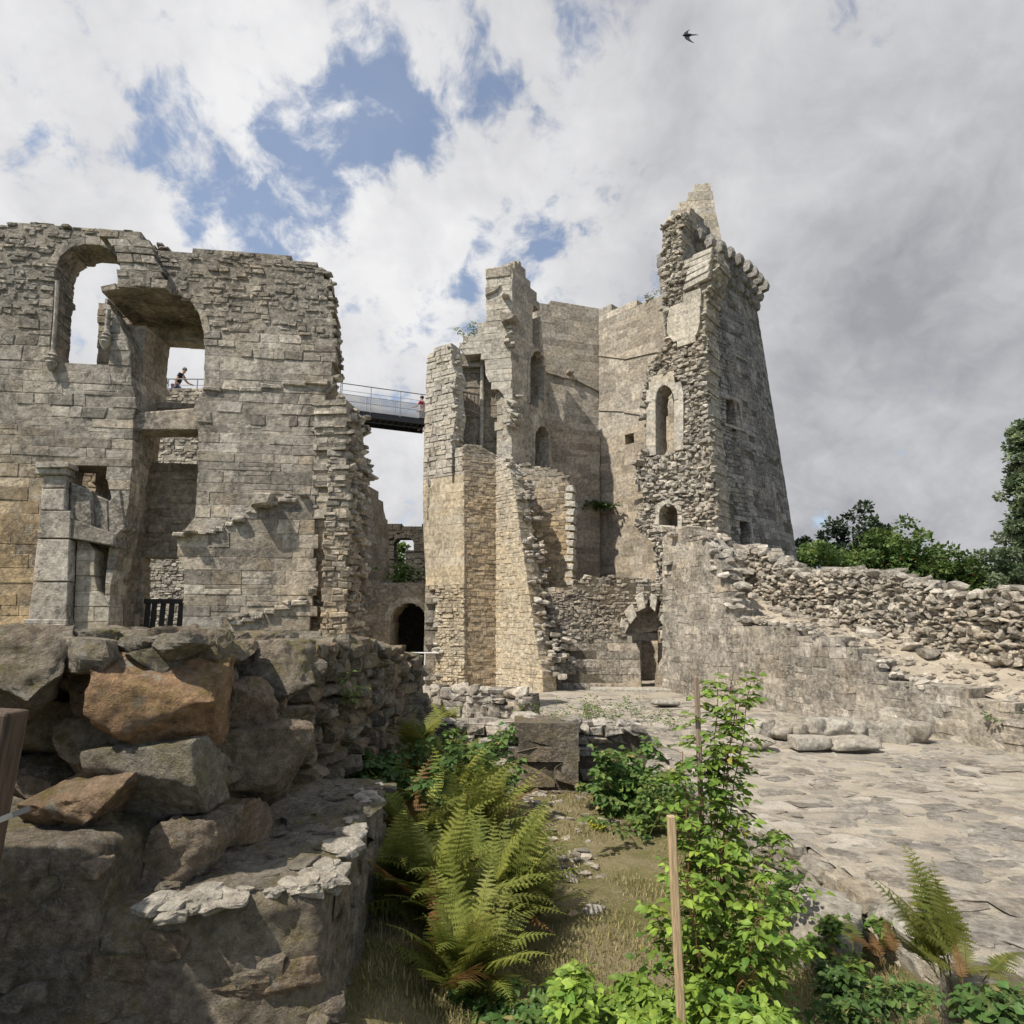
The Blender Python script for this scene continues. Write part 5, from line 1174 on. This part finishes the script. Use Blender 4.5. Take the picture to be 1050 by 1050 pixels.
# --- bracken
def frond(buf, p, az, el, L, droop, wf=.34, npn=20, tint=(.5, .3, 0), curl=0):
    n = npn; s = (np.arange(n + 1)) / n; elv = el - droop * s ** 1.3; da = curl * s
    d = np.stack([np.cos(elv) * np.cos(az + da), np.cos(elv) * np.sin(az + da), np.sin(elv)], 1)
    X = np.array(p, float) + np.concatenate([[np.zeros(3)], np.cumsum((d[:-1] + d[1:]) / 2 * L / n, 0)])
    tube(buf, X, np.linspace(.006, .0015, n + 1) * (L / 1.0) ** .5, 4, 0, (tint[0] * .8, .6, tint[2]), cap=False)
    i0 = int(n * .22); i = np.arange(i0, n + 1); t = (i - i0) / (n - i0)
    pl = L * wf * np.clip((1 - t) ** .85, .04, 1) * np.minimum(1, .55 + t * 3)
    S = unit(np.cross(d[i], [0, 0, 1.])); N = np.cross(S, d[i]); m = 8
    V = []; Tn = []
    for sg in (-1, 1):
        ax = unit(S * sg + d[i] * .38 - N * .06 + NR.normal(size=S.shape) * .07)
        q = (np.arange(m) + .5) / m
        for k in range(m):
            c = X[i] + ax * (pl * q[k])[:, None] - np.array([0, 0, 1.]) * (pl * q[k] ** 2 * .16)[:, None]
            w = (pl * .17 * (1 - q[k]) ** .7 + L * .004)[:, None]; ln = (pl / m * .62)[:, None]
            bt = unit(np.cross(N, ax))
            V.append(np.stack([c - ax * ln, c + bt * w + ax * ln * .5, c + ax * ln, c - bt * w + ax * ln * .5], 1))
    V = np.concatenate(V); k = len(V); F = np.arange(k * 4).reshape(-1, 4)
    tt = np.tile(np.array(tint, np.float32), (k, 1)); tt[:, 0] *= NR.uniform(.75, 1.25, k); buf.add(V.reshape(-1, 3), F, 0, np.repeat(tt, 4, 0))

def fern(label, p, n, L, spread=(.7, 1.35), droop=(.6, 1.5), az=None, dry=.05, br=(.3, 1.05), group='bracken ferns', name='bracken_fern', stemh=0.0):
    b = Buf()
    for k in range(n):
        a = RNG.uniform(*(az or (0, 2 * math.pi))); d_ = 1.0 if RNG.random() < dry else max(0, RNG.gauss(.0, .1))
        q = np.array(p, float) + [RNG.gauss(0, .07), RNG.gauss(0, .07), 0]
        frond(b, q, a, RNG.uniform(*spread), L * RNG.uniform(.65, 1.1), RNG.uniform(*droop), RNG.uniform(.22, .30), 24, (RNG.uniform(*br), min(1, abs(RNG.gauss(.4, .25))), min(1, d_)), RNG.gauss(0, .3))
    return tag(b.build(name, M['fern'], None, p), label, 'fern', group)
def bed(px, py): p = atz(px, py, -.45); p[2] = float(bedz(p[0], p[1])); return p
for (x, y, n, L, lab) in ((452, 1000, 13, 1.15, 'big yellow green bracken clump at the bottom beside the lit ledge'), (505, 960, 14, 1.2, 'bracken clump with brownish tips arching out over the turf'), (420, 930, 13, 1.2, 'bracken growing out of the gap along the ledge side'), (470, 905, 14, 1.35, 'tall upright bracken in the centre of the fern bank'), (525, 900, 11, 1.0, 'bracken at the right side of the fern bank above its shadow'), (440, 865, 12, 1.3, 'shaded bracken behind the ledge corner'), (490, 855, 12, 1.25, 'yellowish bracken at the back of the fern bank'), (425, 835, 10, 1.3, 'dark bracken leaning on the end of the ledge'), (475, 1060, 12, .9, 'half cut off bracken at the bottom edge of the photo'), (405, 985, 11, .95, 'bracken pressed against the lit ledge side low on the left'), (540, 935, 8, .75, 'low bracken tip spreading furthest right onto the turf'), (460, 820, 10, 1.1, 'bracken at the far end of the fern bank under the green plant')):
    fern(lab, bed(x, y), int(n * 4.0), L * .95, (.5, 1.5), (.2, 1.5))
fern('single bright bracken tuft in front of the low wall above the fern bank', atz(452, 752, .2), 14, .95, (.8, 1.5), (.3, 1.0), br=(.7, 1.2), dry=.05)
fern('narrow bracken growing up the far end of the ledge', at(425, 770, 9.2), 10, .8, (.7, 1.4), (.5, 1.3), br=(.1, .5))
fern('tall bracken frond tuft rooted in the terrace edge at the right', at(975, 1000, 4.35), 14, .7, (.9, 1.5), (.2, .8), az=(.8, 3.6), br=(.15, .6), dry=.06)
fern('small bracken tuft hanging over the terrace edge in the right corner', at(1000, 1010, 4.1), 10, .4, (.6, 1.2), (.6, 1.4), br=(.15, .6), dry=.1)
fern('little dried fern in the joint of the retaining wall', at(905, 985, 4.6), 7, .3, (.6, 1.2), (.6, 1.4), br=(.15, .5), dry=.5)
# --- other plants
def clump(name, label, cat, p, n, h, leafmat='weed', ls=(.05, .09), wd=.35, per=4, spread=.12, comp=3, r=.25, bright=(.3, 1.0), yel=.25, tilt=.35, group=None, dry=.03, skip=.1):
    cs = [cane((p[0] + RNG.gauss(0, r), p[1] + RNG.gauss(0, r * .8), p[2]), (RNG.gauss(0, tilt), RNG.gauss(0, tilt), 1), h * RNG.uniform(.55, 1.1), .6, 9, .09) for _ in range(n)]
    return leafy(name, label, cat, cs, leafmat, 'cane', ls, wd, per, spread, comp, bright, yel, dry, .005, group, skip)
clump('leafy_shrub', 'rounded green shrub against the wall right of the pier', 'shrub', bed(642, 830), 20, 1.2, ls=(.09, .16), spread=.18, r=.26, comp=3, per=5)
clump('leafy_shrub', 'bright green leafy plant left of the pier behind the ferns', 'shrub', bed(474, 840), 24, 1.15, ls=(.08, .14), spread=.16, r=.26, comp=3, per=4)
clump('leafy_shrub', 'sparse grey green plant standing between the shrub and the bramble', 'shrub', bed(668, 850), 9, 1.0, ls=(.07, .12), spread=.15, r=.25, per=3, yel=.5)
clump('flowering_plant', 'small yellow leaved plant on the bare soil right of the pier', 'plant', bed(611, 845), 5, .16, 'yellow', (.04, .06), .4, 2, .06, 3, .05)
clump('weed', 'green weeds at the bottom edge between fern bank and bramble', 'weed', at(520, 1050, 4.6) + [0, 0, -.15], 14, .3, ls=(.05, .09), r=.22, spread=.1, bright=(.2, .8), yel=.1)
clump('weed', 'low weeds at the bottom edge just left of the bramble', 'weed', at(600, 1052, 4.4) + [0, 0, -.15], 14, .3, ls=(.05, .09), r=.22, spread=.1, bright=(.3, .9))
clump('weed', 'dark ivy leaved weeds under the ferns in the right corner', 'weed', at(1010, 1030, 3.7) + [0, 0, -.12], 8, .2, ls=(.04, .07), wd=.5, r=.14, spread=.09, comp=1, per=5, bright=(.1, .7), yel=.1)
clump('weed', 'weeds creeping over the top of the bottom right boulder', 'weed', at(925, 1025, 2.75), 4, .1, ls=(.02, .04), wd=.5, r=.12, spread=.05, comp=1, per=4, bright=(.3, .8))
clump('weed', 'dark weeds in the shaded hollow at the foot of the retaining wall', 'weed', at(880, 1000, 4.6) + [0, 0, -.25], 10, .3, ls=(.04, .07), r=.22, spread=.12, comp=3, per=4, bright=(.05, .5), yel=.1)
clump('wild_flowers', 'straggling grey green weeds with pale heads on the landing behind the pier', 'plant', atz(585, 738, .3), 22, .5, ls=(.04, .08), r=.55, spread=.1, comp=1, per=3, bright=(.3, .8), yel=.6)
clump('wild_flowers', 'straggling weeds on the landing at the left of the stake tops', 'plant', atz(640, 742, .2), 20, .7, ls=(.04, .08), r=.5, spread=.12, comp=1, per=3, bright=(.2, .8), yel=.5)
clump('weed', 'pale leaved sprig in the side of the dark rubble wall', 'weed', (-1.95, 7.6, 1.55), 5, .5, ls=(.05, .08), r=.06, spread=.08, comp=1, per=3, bright=(.5, 1.2), yel=.6)
clump('weed', 'dark plants growing at the foot of the rubble wall beyond the ledge', 'weed', (-1.65, 8.0, .3), 22, .8, ls=(.07, .12), r=.4, spread=.14, per=4, bright=(.02, .5), yel=.1)
clump('wild_flowers', 'tuft of plants with grey leaves growing on top of the arched wall', 'plant', at(416, 599, 27.6), 14, 1.3, ls=(.14, .24), r=.3, spread=.25, comp=1, per=3, bright=(.3, .9), yel=.3)
clump('wild_flowers', 'dry tuft growing on the ledge of the stair tower pier', 'plant', at(483, 347, 27.4), 10, .9, ls=(.12, .2), wd=.15, r=.22, spread=.12, comp=1, per=3, bright=(.4, .9), yel=.8)
clump('wild_flowers', 'thin dry weeds on the crest of the great tower inner wall', 'plant', at(667, 309, 29.2), 6, .7, ls=(.1, .16), wd=.15, r=.15, spread=.08, comp=1, per=2, bright=(.1, .4), yel=.8)
clump('weed', 'small dark plant at the right edge on the end of the sloping wall', 'weed', at(1042, 745, 13.2), 8, .5, ls=(.06, .1), r=.1, spread=.1, comp=1, per=4, bright=(.1, .4))
clump('weed', 'dark plant sprouting from the shaded inner wall of the great tower', 'weed', at(611, 522, 30.6), 9, .8, ls=(.12, .22), r=.3, spread=.25, comp=1, per=4, bright=(.02, .3), yel=.1, tilt=.8)
# dry turf in the bed
b = Buf(); n = 60000; x = NR.uniform(-1.3, 3.3, n); y = NR.uniform(4.2, 12.3, n); pch = fbm(np.stack([x * 1.3, y * 1.3, 0 * x], 1), 4, 40)
kp = (pch + NR.normal(size=n) * .22 > -.22); x, y, pch = x[kp], y[kp], pch[kp]; n = len(x); z = bedz(x, y)
a = NR.uniform(0, 2 * math.pi, n); h = NR.uniform(.015, .07, n) * np.clip(1 + pch * 2.2, .5, 2.4); lean = NR.uniform(.1, .9, n)
D_ = np.stack([np.cos(a) * lean, np.sin(a) * lean, np.ones(n)], 1); D_ = unit(D_); S_ = np.stack([-np.sin(a), np.cos(a), 0 * a], 1); P_ = np.stack([x, y, z - .01], 1)
w = .0035 + .003 * NR.random(n); V = np.stack([P_ - S_ * w[:, None], P_ + S_ * w[:, None], P_ + D_ * (h * .6)[:, None] + S_ * (w * .7)[:, None], P_ + D_ * h[:, None] + np.array([0, 0, -.15]) * (h * lean)[:, None], P_ + D_ * (h * .6)[:, None] - S_ * (w * .7)[:, None]], 1)
o5 = np.arange(n)[:, None] * 5; tt = np.stack([NR.uniform(.2, 1, n), np.clip(NR.normal(.55, .3, n), 0, 1), (NR.random(n) < .25) * .8], 1)
b.addmix(V.reshape(-1, 3), [np.array([[0, 1, 2, 4]]) + o5, np.array([[4, 2, 3]]) + o5], 0, np.repeat(tt, 5, 0)); tag(b.build('turf_grass', M['grass'], None, (1, 8, -.5)), 'short dry grass over the floor of the bed', 'grass', kind='stuff')

# --- trees beyond the wall
def tree(label, px, Y, ytop, width, mat='tree', base=0.0, ncl=150, leaf=.2, shape='round', per=95, name='broadleaf_tree', br=(.1, 1.0), cr=.55):
    top = at(px, ytop, Y); root = np.array([top[0], Y, base]); H = top[2] - base
    th = thing(name, label, 'tree', root, 'trees beyond the rubble wall'); bt_ = Buf(); bl = Buf()
    trunk = np.array([root + [RNG.gauss(0, .1) * k, RNG.gauss(0, .1) * k, H * .85 * k / 6] for k in range(7)]); tube(bt_, trunk, np.linspace(H * .03, H * .006, 7), 8)
    cl = []
    for k in range(ncl):
        if shape == 'round':
            d = unit(NR.normal(size=3)); r_ = NR.random() ** .33; c = root + [0, 0, H * cr] + d * r_ * np.array([width / 2, width / 2, H * (1 - cr)]) * (1 + .25 * vnoise(d * 2.2 + px, 7))
        else:
            t = NR.random() ** .8; a = NR.uniform(0, 6.28); r_ = width / 2 * (.25 + .95 * (1 - t) ** .7) * (.5 + .6 * NR.random()); c = root + [math.cos(a) * r_, math.sin(a) * r_, H * (.12 + .86 * t)]
        cl.append(c)
    cl = np.array(cl); sz = NR.uniform(.55, 1.3, ncl) * width * .075
    for k in range(0, ncl, 4):
        t0 = trunk[min(6, max(1, int((cl[k][2] - base) / H * 5)))]; tube(bt_, [t0, (t0 + cl[k]) / 2 + [0, 0, .15], cl[k]], [H * .008, H * .005, H * .002], 6, cap=False)
    n = ncl * per; ci = np.repeat(np.arange(ncl), per); d = unit(NR.normal(size=(n, 3))); P = cl[ci] + d * (sz[ci] * NR.random(n) ** .4 * 1.25)[:, None] * np.array([1.15, 1.15, .7])
    D_ = unit(d + NR.normal(size=(n, 3)) * .6 + [0, 0, -.2]); S_ = unit(np.cross(D_, unit(NR.normal(size=(n, 3)) * .5 + [0, 0, 1])))
    cb = NR.uniform(*br, ncl)[ci]; cy = np.clip(NR.normal(.35, .3, ncl), 0, 1)[ci]; L = NR.uniform(.6, 1.3, n) * leaf
    leaves(bl, P, D_, S_, L, L * .38, np.stack([cb * NR.uniform(.7, 1.2, n), cy, (NR.random(n) < .02) * 1.0], 1))
    bt_.build('trunk', M['bark'], th); bl.build('crown', M[mat], th); return th
tree('bright bushy green tree just right of the great tower', 838, 40, 556, 5.2, 'tree', 0, 150, .24, br=(.4, 1.2), cr=.5)
tree('dark ragged evergreen poking above the other trees', 874, 46, 527, 5.5, 'treedark', 0, 120, .3, br=(.1, .9), cr=.55, name='evergreen_tree')
tree('large mid green oak crown in the middle of the trees', 915, 42, 540, 6.8, 'tree', 0, 190, .25, br=(.15, .9), cr=.5)
tree('lower rounded green tree right of the middle oak', 985, 40, 566, 6.0, 'tree', 0, 170, .25, br=(.1, .7), cr=.5)
tree('olive green bush filling the space below the tall poplar', 1035, 38, 556, 4.6, 'poplar', 0, 130, .22, br=(.1, .5), cr=.5)
tree('tall narrow grey green poplar cut by the right edge', 1054, 44, 430, 5.4, 'poplar', 0, 260, .26, 'cone', br=(.15, .9), name='poplar_tree')
tree('wide dark green tree closing the gap between the oak and the poplar', 955, 47, 562, 8.5, 'tree', 0, 170, .27, br=(.05, .6), cr=.5)
tree('small dark tree behind the foot of the great tower', 818, 52, 548, 4.0, 'treedark', 0, 80, .3, br=(.1, .8), name='evergreen_tree')
tree('leafy tree whose foliage fills the far doorway of the dark ruin', 413, 45, 560, 6.0, 'tree', 0, 90, .3, br=(.5, 1.2))

# ================================================================ PEOPLE AND BIRD
def skin_mesh(name, joints, edges, mat, parent, base, sub=1):
    me = bpy.data.meshes.new(name); me.from_pydata([tuple(np.array(j[0]) - base) for j in joints], edges, []); o = bpy.data.objects.new(name, me); C.objects.link(o); o.parent = parent
    md = o.modifiers.new('skin', 'SKIN'); md.use_smooth_shade = True
    for i, j in enumerate(joints):
        v = me.skin_vertices[0].data[i]; v.radius = (j[1], j[2] if len(j) > 2 else j[1]); v.use_root = (i == 0)
    ss = o.modifiers.new('sub', 'SUBSURF'); ss.levels = sub; ss.render_levels = sub; me.materials.append(M[mat]); return o

def person(label, foot, az, shirt, trousers, hair, lean=.08, stride=.25, arms=((.35, .25), (-.25, .3)), h=1.72, extra=None):
    s = h / 1.72; f = np.array([math.cos(az), math.sin(az), 0.]); l = np.array([-f[1], f[0], 0.]); u = np.array([0, 0, 1.]); foot = np.array(foot, float)
    P = lambda a, b_, c_: foot + (f * a + l * b_ + u * c_) * s
    th = thing('person', label, 'person', foot); base = foot
    hip = P(0, 0, .92); ln = lambda z: lean * (z - .92) * 1.6
    J = [(hip, .13 * s, .10 * s), (P(ln(1.15), 0, 1.15), .12 * s, .09 * s), (P(ln(1.38), 0, 1.38), .15 * s, .10 * s), (P(ln(1.47), 0, 1.47), .06 * s), (P(ln(1.53) + .01, 0, 1.53), .052 * s), (P(ln(1.58) + .03, 0, 1.585), .085 * s, .075 * s), (P(ln(1.66) + .025, 0, 1.665), .08 * s, .072 * s)]
    E = [(0, 1), (1, 2), (2, 3), (3, 4), (4, 5), (5, 6)]
    SH = []; TR = [(hip, .145 * s, .115 * s)]; TE = []; SJ = [(P(ln(1.0), 0, 1.0), .14 * s, .105 * s), (P(ln(1.15), 0, 1.15), .135 * s, .10 * s), (P(ln(1.38), 0, 1.38), .165 * s, .112 * s), (P(ln(1.46), 0, 1.46), .075 * s)]; SE = [(0, 1), (1, 2), (2, 3)]
    for sg, (sw_, bend) in zip((1, -1), arms):
        sh = P(ln(1.41), sg * .19, 1.41); el = P(ln(1.3) + math.sin(sw_) * .3, sg * .24, 1.41 - math.cos(sw_) * .29); wr = P(ln(1.2) + math.sin(sw_) * .3 + math.sin(sw_ + bend) * .26, sg * .22, 1.41 - math.cos(sw_) * .29 - math.cos(sw_ + bend) * .25); hd = wr + (wr - el) * .28
        k = len(J); J += [(sh, .055 * s), (el, .042 * s), (wr, .03 * s), (hd, .038 * s, .02 * s)]; E += [(2, k), (k, k + 1), (k + 1, k + 2), (k + 2, k + 3)]
        k2 = len(SJ); SJ += [(sh, .068 * s), ((sh * .35 + el * .65), .056 * s)]; SE += [(2, k2), (k2, k2 + 1)]
        a = sg * stride; kn = P(.5 * math.sin(a) * .9 + .04, sg * .095, .5); an = P(.85 * math.sin(a) - .03, sg * .10, .08); to = P(.85 * math.sin(a) + .14, sg * .11, .035)
        hp = P(0, sg * .09, .88); k = len(J); J += [(hp, .09 * s), (kn, .058 * s), (an, .04 * s), (to, .04 * s, .028 * s)]; E += [(0, k), (k, k + 1), (k + 1, k + 2), (k + 2, k + 3)]
        k3 = len(TR); TR += [(hp, .10 * s), (kn, .072 * s), (an, .055 * s)]; TE += [(0, k3), (k3, k3 + 1), (k3 + 1, k3 + 2)]
    skin_mesh('body', J, E, 'skin', th, base); skin_mesh('shirt', SJ, SE, shirt, th, base); skin_mesh('trousers', TR, TE, trousers, th, base)
    b = Buf(); hc = P(ln(1.66) + .005, 0, 1.66); V, F = CG[4]; v = V / np.linalg.norm(V, axis=1, keepdims=True); v = v * np.array([.098, .09, .11]) * s
    v[:, 2] = np.where(v[:, 2] < -.03, -.03, v[:, 2]); b.add(v @ np.stack([f, l, u], 0) + hc, F); b.build('hair', M[hair], th, base, True).location = (0, 0, 0)
    if extra: extra(th, P, base)
    return th
def band(th, P, base):
    b = Buf(); c = P(.05, 0, 1.2); lathe(b, [(.15, -.02), (.158, 0), (.15, .02)], c, 16); o = b.build('shirt_stripe', M['white'], th)
p = at(177, 385, 25.25)
person('person in a dark striped top leaning forward along the walkway in the upper window', (p[0], 25.6, ZD + .05), R(8), 'navy', 'denim', 'hairgrey', .22, .3, ((.7, .5), (-.2, .2)), 1.82, band)
b_ = at(433, 405, 26.3)
person('person in a crimson top at the tower end of the footbridge', (b_[0] - .06, b_[1] + .72, ZD - .55), R(160), 'red', 'navy', 'hairdark', .05, .1, ((.6, .9), (.5, .8)), 1.66)
person('small distant person in a white top standing in the dark archway', (at(413, 668, 27.4)[0], 27.5, -.25), R(-80), 'white', 'denim', 'hairgrey', .02, .1, ((.1, .1), (.1, .1)), 1.7)
sl = thing('barrier_rail', 'thin pale barrier rail in front of the dark archway', 'railing', loc3(at(416, 680, 25)))
p0_, p1_ = at(396, 669.5, 25), at(450, 669.5, 25.2)
b = Buf(); tube(b, [p0_, p1_], .03, 6); b.build('handrail', M['white'], sl)
for px in (399, 416.5, 436): q = at(px, 669.5, 25.1); b = Buf(); tube(b, [(q[0], q[1], 0), q], .03, 6); b.build('post', M['white'], sl)

bc = at(705.5, 36, 7.2); bird = thing('swallow', 'dark swallow gliding with spread wings in the cloudy sky', 'bird', bc)
Mb = np.stack([[-1, 0, -.05], [0, .35, 1.0], [0, 1, -.35]], 1); Mb = np.stack([unit(Mb[:, k]) for k in range(3)], 1)   # x: head to the left, y: wing, z: back
def bv(a): return np.asarray(a, float) @ Mb.T + bc
b = Buf(); prof = [(-.078, .001), (-.070, .008), (-.055, .014), (-.03, .017), (0, .019), (.03, .015), (.06, .008), (.075, .004)]
tube(b, bv([(-x, 0, 0) for x, r in prof]), [r for x, r in prof], 8); b.build('body', M['feather'], bird)
for sg in (-1, 1):
    Lw = [(.045, .012), (.052, .05), (.035, .09), (.0, .135), (-.055, .185)]; Tw = [(-.03, .012), (-.012, .05), (-.012, .085), (-.025, .13), (-.055, .185)]
    V = []; 
    for (a, c_) in zip(Lw, Tw): V += [(a[0], sg * a[1], .008 + .05 * a[1]), (c_[0], sg * c_[1], .004 + .05 * c_[1]), (a[0], sg * a[1], .003 + .05 * a[1]), (c_[0], sg * c_[1], .001 + .05 * c_[1])]
    F = []
    for k in range(4): o4 = k * 4; F += [[o4, o4 + 4, o4 + 5, o4 + 1], [o4 + 2, o4 + 3, o4 + 7, o4 + 6], [o4, o4 + 2, o4 + 6, o4 + 4], [o4 + 1, o4 + 5, o4 + 7, o4 + 3]]
    b = Buf(); b.add(bv(V), np.array(F)); b.build('wing', M['feather'], bird)
b = Buf()
for sg in (-1, 1): b.add(bv([(-.06, 0, .002), (-.06, sg * .014, .002), (-.145, sg * .016, .0), (-.085, sg * .002, 0), (-.06, 0, -.002), (-.06, sg * .014, -.002), (-.145, sg * .014, -.002), (-.085, sg * .001, -.003)]), np.array([[0, 1, 2, 3], [4, 7, 6, 5], [0, 4, 5, 1], [1, 5, 6, 2], [2, 6, 7, 3]]))
b.build('tail', M['feather'], bird)
# ================================================================ CAMERA, SUN, SKY
cam = bpy.data.cameras.new('camera'); co = bpy.data.objects.new('camera', cam); C.objects.link(co)
cam.sensor_width = 36; cam.sensor_fit = 'HORIZONTAL'; cam.lens = 36 * FPX / 1050; cam.clip_start = .05; cam.clip_end = 8000
co.location = EYE; co.rotation_euler = (math.pi / 2 + PITCH, 0, 0); bpy.context.scene.camera = co
SUN_H = np.array([-.78, -.625]); SUN_EL = R(54)
sv = np.array([SUN_H[0] * math.cos(SUN_EL), SUN_H[1] * math.cos(SUN_EL), math.sin(SUN_EL)])
sun = bpy.data.lights.new('sun', 'SUN'); sun.energy = 5.0; sun.angle = R(.53); sun.color = (1.0, .935, .83)
so = bpy.data.objects.new('sun', sun); C.objects.link(so); so.location = (-20, -15, 30)
so.rotation_euler = Vector((-sv[0], -sv[1], -sv[2])).to_track_quat('-Z', 'Y').to_euler()
w = bpy.data.worlds.new('World'); bpy.context.scene.world = w; w.use_nodes = True; t = w.node_tree; t.nodes.clear()
class WN(NT):
    def __init__(s): s.t = t
n = WN()
tc = n.n('ShaderNodeTexCoord').outputs['Generated']
sky = n.n('ShaderNodeTexSky'); sky.sky_type = 'NISHITA'; sky.sun_disc = False; sky.sun_elevation = SUN_EL; sky.sun_rotation = math.atan2(SUN_H[0], SUN_H[1])
sx = n.n('ShaderNodeSeparateXYZ'); n.l(tc, sx.inputs[0])
zz_ = n.math('ADD', n.math('MAXIMUM', sx.outputs[2], 0.0), .75)
cx = n.n('ShaderNodeCombineXYZ'); n.l(n.math('DIVIDE', sx.outputs[0], zz_), cx.inputs[0]); n.l(n.math('DIVIDE', sx.outputs[1], zz_), cx.inputs[1])
cp = cx.outputs[0]
def blob(px, py, rpx, soft=1.0):
    d = ray(px, py); d = d / np.linalg.norm(d); dt = n.n('ShaderNodeVectorMath', operation='DOT_PRODUCT'); nv = n.n('ShaderNodeVectorMath', operation='NORMALIZE'); n.l(tc, nv.inputs[0])
    n.l(nv.outputs[0], dt.inputs[0]); dt.inputs[1].default_value = d; a = math.atan(rpx / FPX)
    return n.ramp(dt.outputs['Value'], math.cos(a), math.cos(a * .15), 0, soft)
def total(L):
    s = L[0]
    for q in L[1:]: s = n.math('ADD', s, q)
    return s
warp = n.n('ShaderNodeTexNoise'); n.l(cp, warp.inputs[0]); warp.inputs['Scale'].default_value = 7; warp.inputs['Detail'].default_value = 4
ad = n.n('ShaderNodeMix', data_type='RGBA', blend_type='LINEAR_LIGHT'); ad.inputs[0].default_value = .045; n.l(cp, ad.inputs[6]); n.l(warp.outputs['Color'], ad.inputs[7]); cw = ad.outputs[2]
f1_ = n.noise(cw, 8.5, 9, .6); f2_ = n.noise(cw, 17, 8, .62)
vo_ = n.n('ShaderNodeTexVoronoi', feature='F1', normalize=True); n.l(cw, vo_.inputs['Vector']); vo_.inputs['Scale'].default_value = 5.5; vo_.inputs['Detail'].default_value = 3; vo_.inputs['Roughness'].default_value = .62; vo_.inputs['Lacunarity'].default_value = 2.3
puff = n.math('SUBTRACT', .42, vo_.outputs['Distance'])
gaps = total([blob(325, 85, 95, .26), blob(450, 55, 70, .19), blob(530, 15, 95, .24), blob(385, 15, 60, .16), blob(212, 162, 85, .27), blob(425, 140, 65, .30), blob(258, 242, 75, .30), blob(340, 150, 70, .16), blob(330, 210, 40, .15), blob(462, 328, 60, .28), blob(610, 272, 95, .22), blob(560, 235, 80, .18), blob(30, 20, 50, .18), blob(965, 312, 30, .2)])
dens = n.math('SUBTRACT', n.math('ADD', n.math('MULTIPLY_ADD', f1_, 2.3, -.71), n.math('MULTIPLY', f2_, .36)), n.math('MULTIPLY', gaps, .84)); dens = n.math('ADD', dens, n.math('MULTIPLY', puff, .35)); dens = n.math('ADD', dens, total([blob(965, 160, 230, .16), blob(870, 470, 260, .16), blob(780, 100, 160, .1)]))
cov = n.ramp(dens, .14, .50, .16, 1.0)
# cloud tone: brilliant on the upper left, grey to the right, darkest low on the right
l1 = total([blob(120, 120, 420, .5), blob(430, 260, 260, .30), blob(560, 330, 200, .16), blob(900, 400, 60, .18), blob(420, 480, 160, .25)])
d1 = total([blob(950, 520, 360, .36), blob(900, 220, 260, .14), blob(900, 560, 240, .14)])
tone = n.math('ADD', n.math('SUBTRACT', n.math('ADD', .42, n.math('MULTIPLY', l1, .6)), n.math('MULTIPLY', d1, .52)), n.math('MULTIPLY', n.math('SUBTRACT', n.noise(cw, 5.5, 9, .6), .5), 1.25))
tone = n.math('ADD', tone, n.math('ADD', n.math('MULTIPLY', n.math('SUBTRACT', f2_, .5), .3), n.math('MULTIPLY', puff, .6)), clamp=True)
cc = n.mix(tone, (.40, .405, .44), (.99, .99, 1.0))
cov = n.math('MULTIPLY', cov, n.ramp(sx.outputs[1], -.35, .15, .35, 1.0))   # clouds thinned behind the viewer to lower the ambient light
bg1 = n.n('ShaderNodeBackground'); n.l(sky.outputs[0], bg1.inputs[0]); bg1.inputs[1].default_value = .15
bg2 = n.n('ShaderNodeBackground'); n.l(cc, bg2.inputs[0]); bg2.inputs[1].default_value = .82
ms = n.n('ShaderNodeMixShader'); n.l(cov, ms.inputs[0]); n.l(bg1.outputs[0], ms.inputs[1]); n.l(bg2.outputs[0], ms.inputs[2])
wo = n.n('ShaderNodeOutputWorld'); n.l(ms.outputs[0], wo.inputs[0])
sc_ = bpy.context.scene; sc_.view_settings.view_transform = 'Standard'; sc_.view_settings.look = 'None'; sc_.view_settings.exposure = .12; sc_.view_settings.gamma = 1
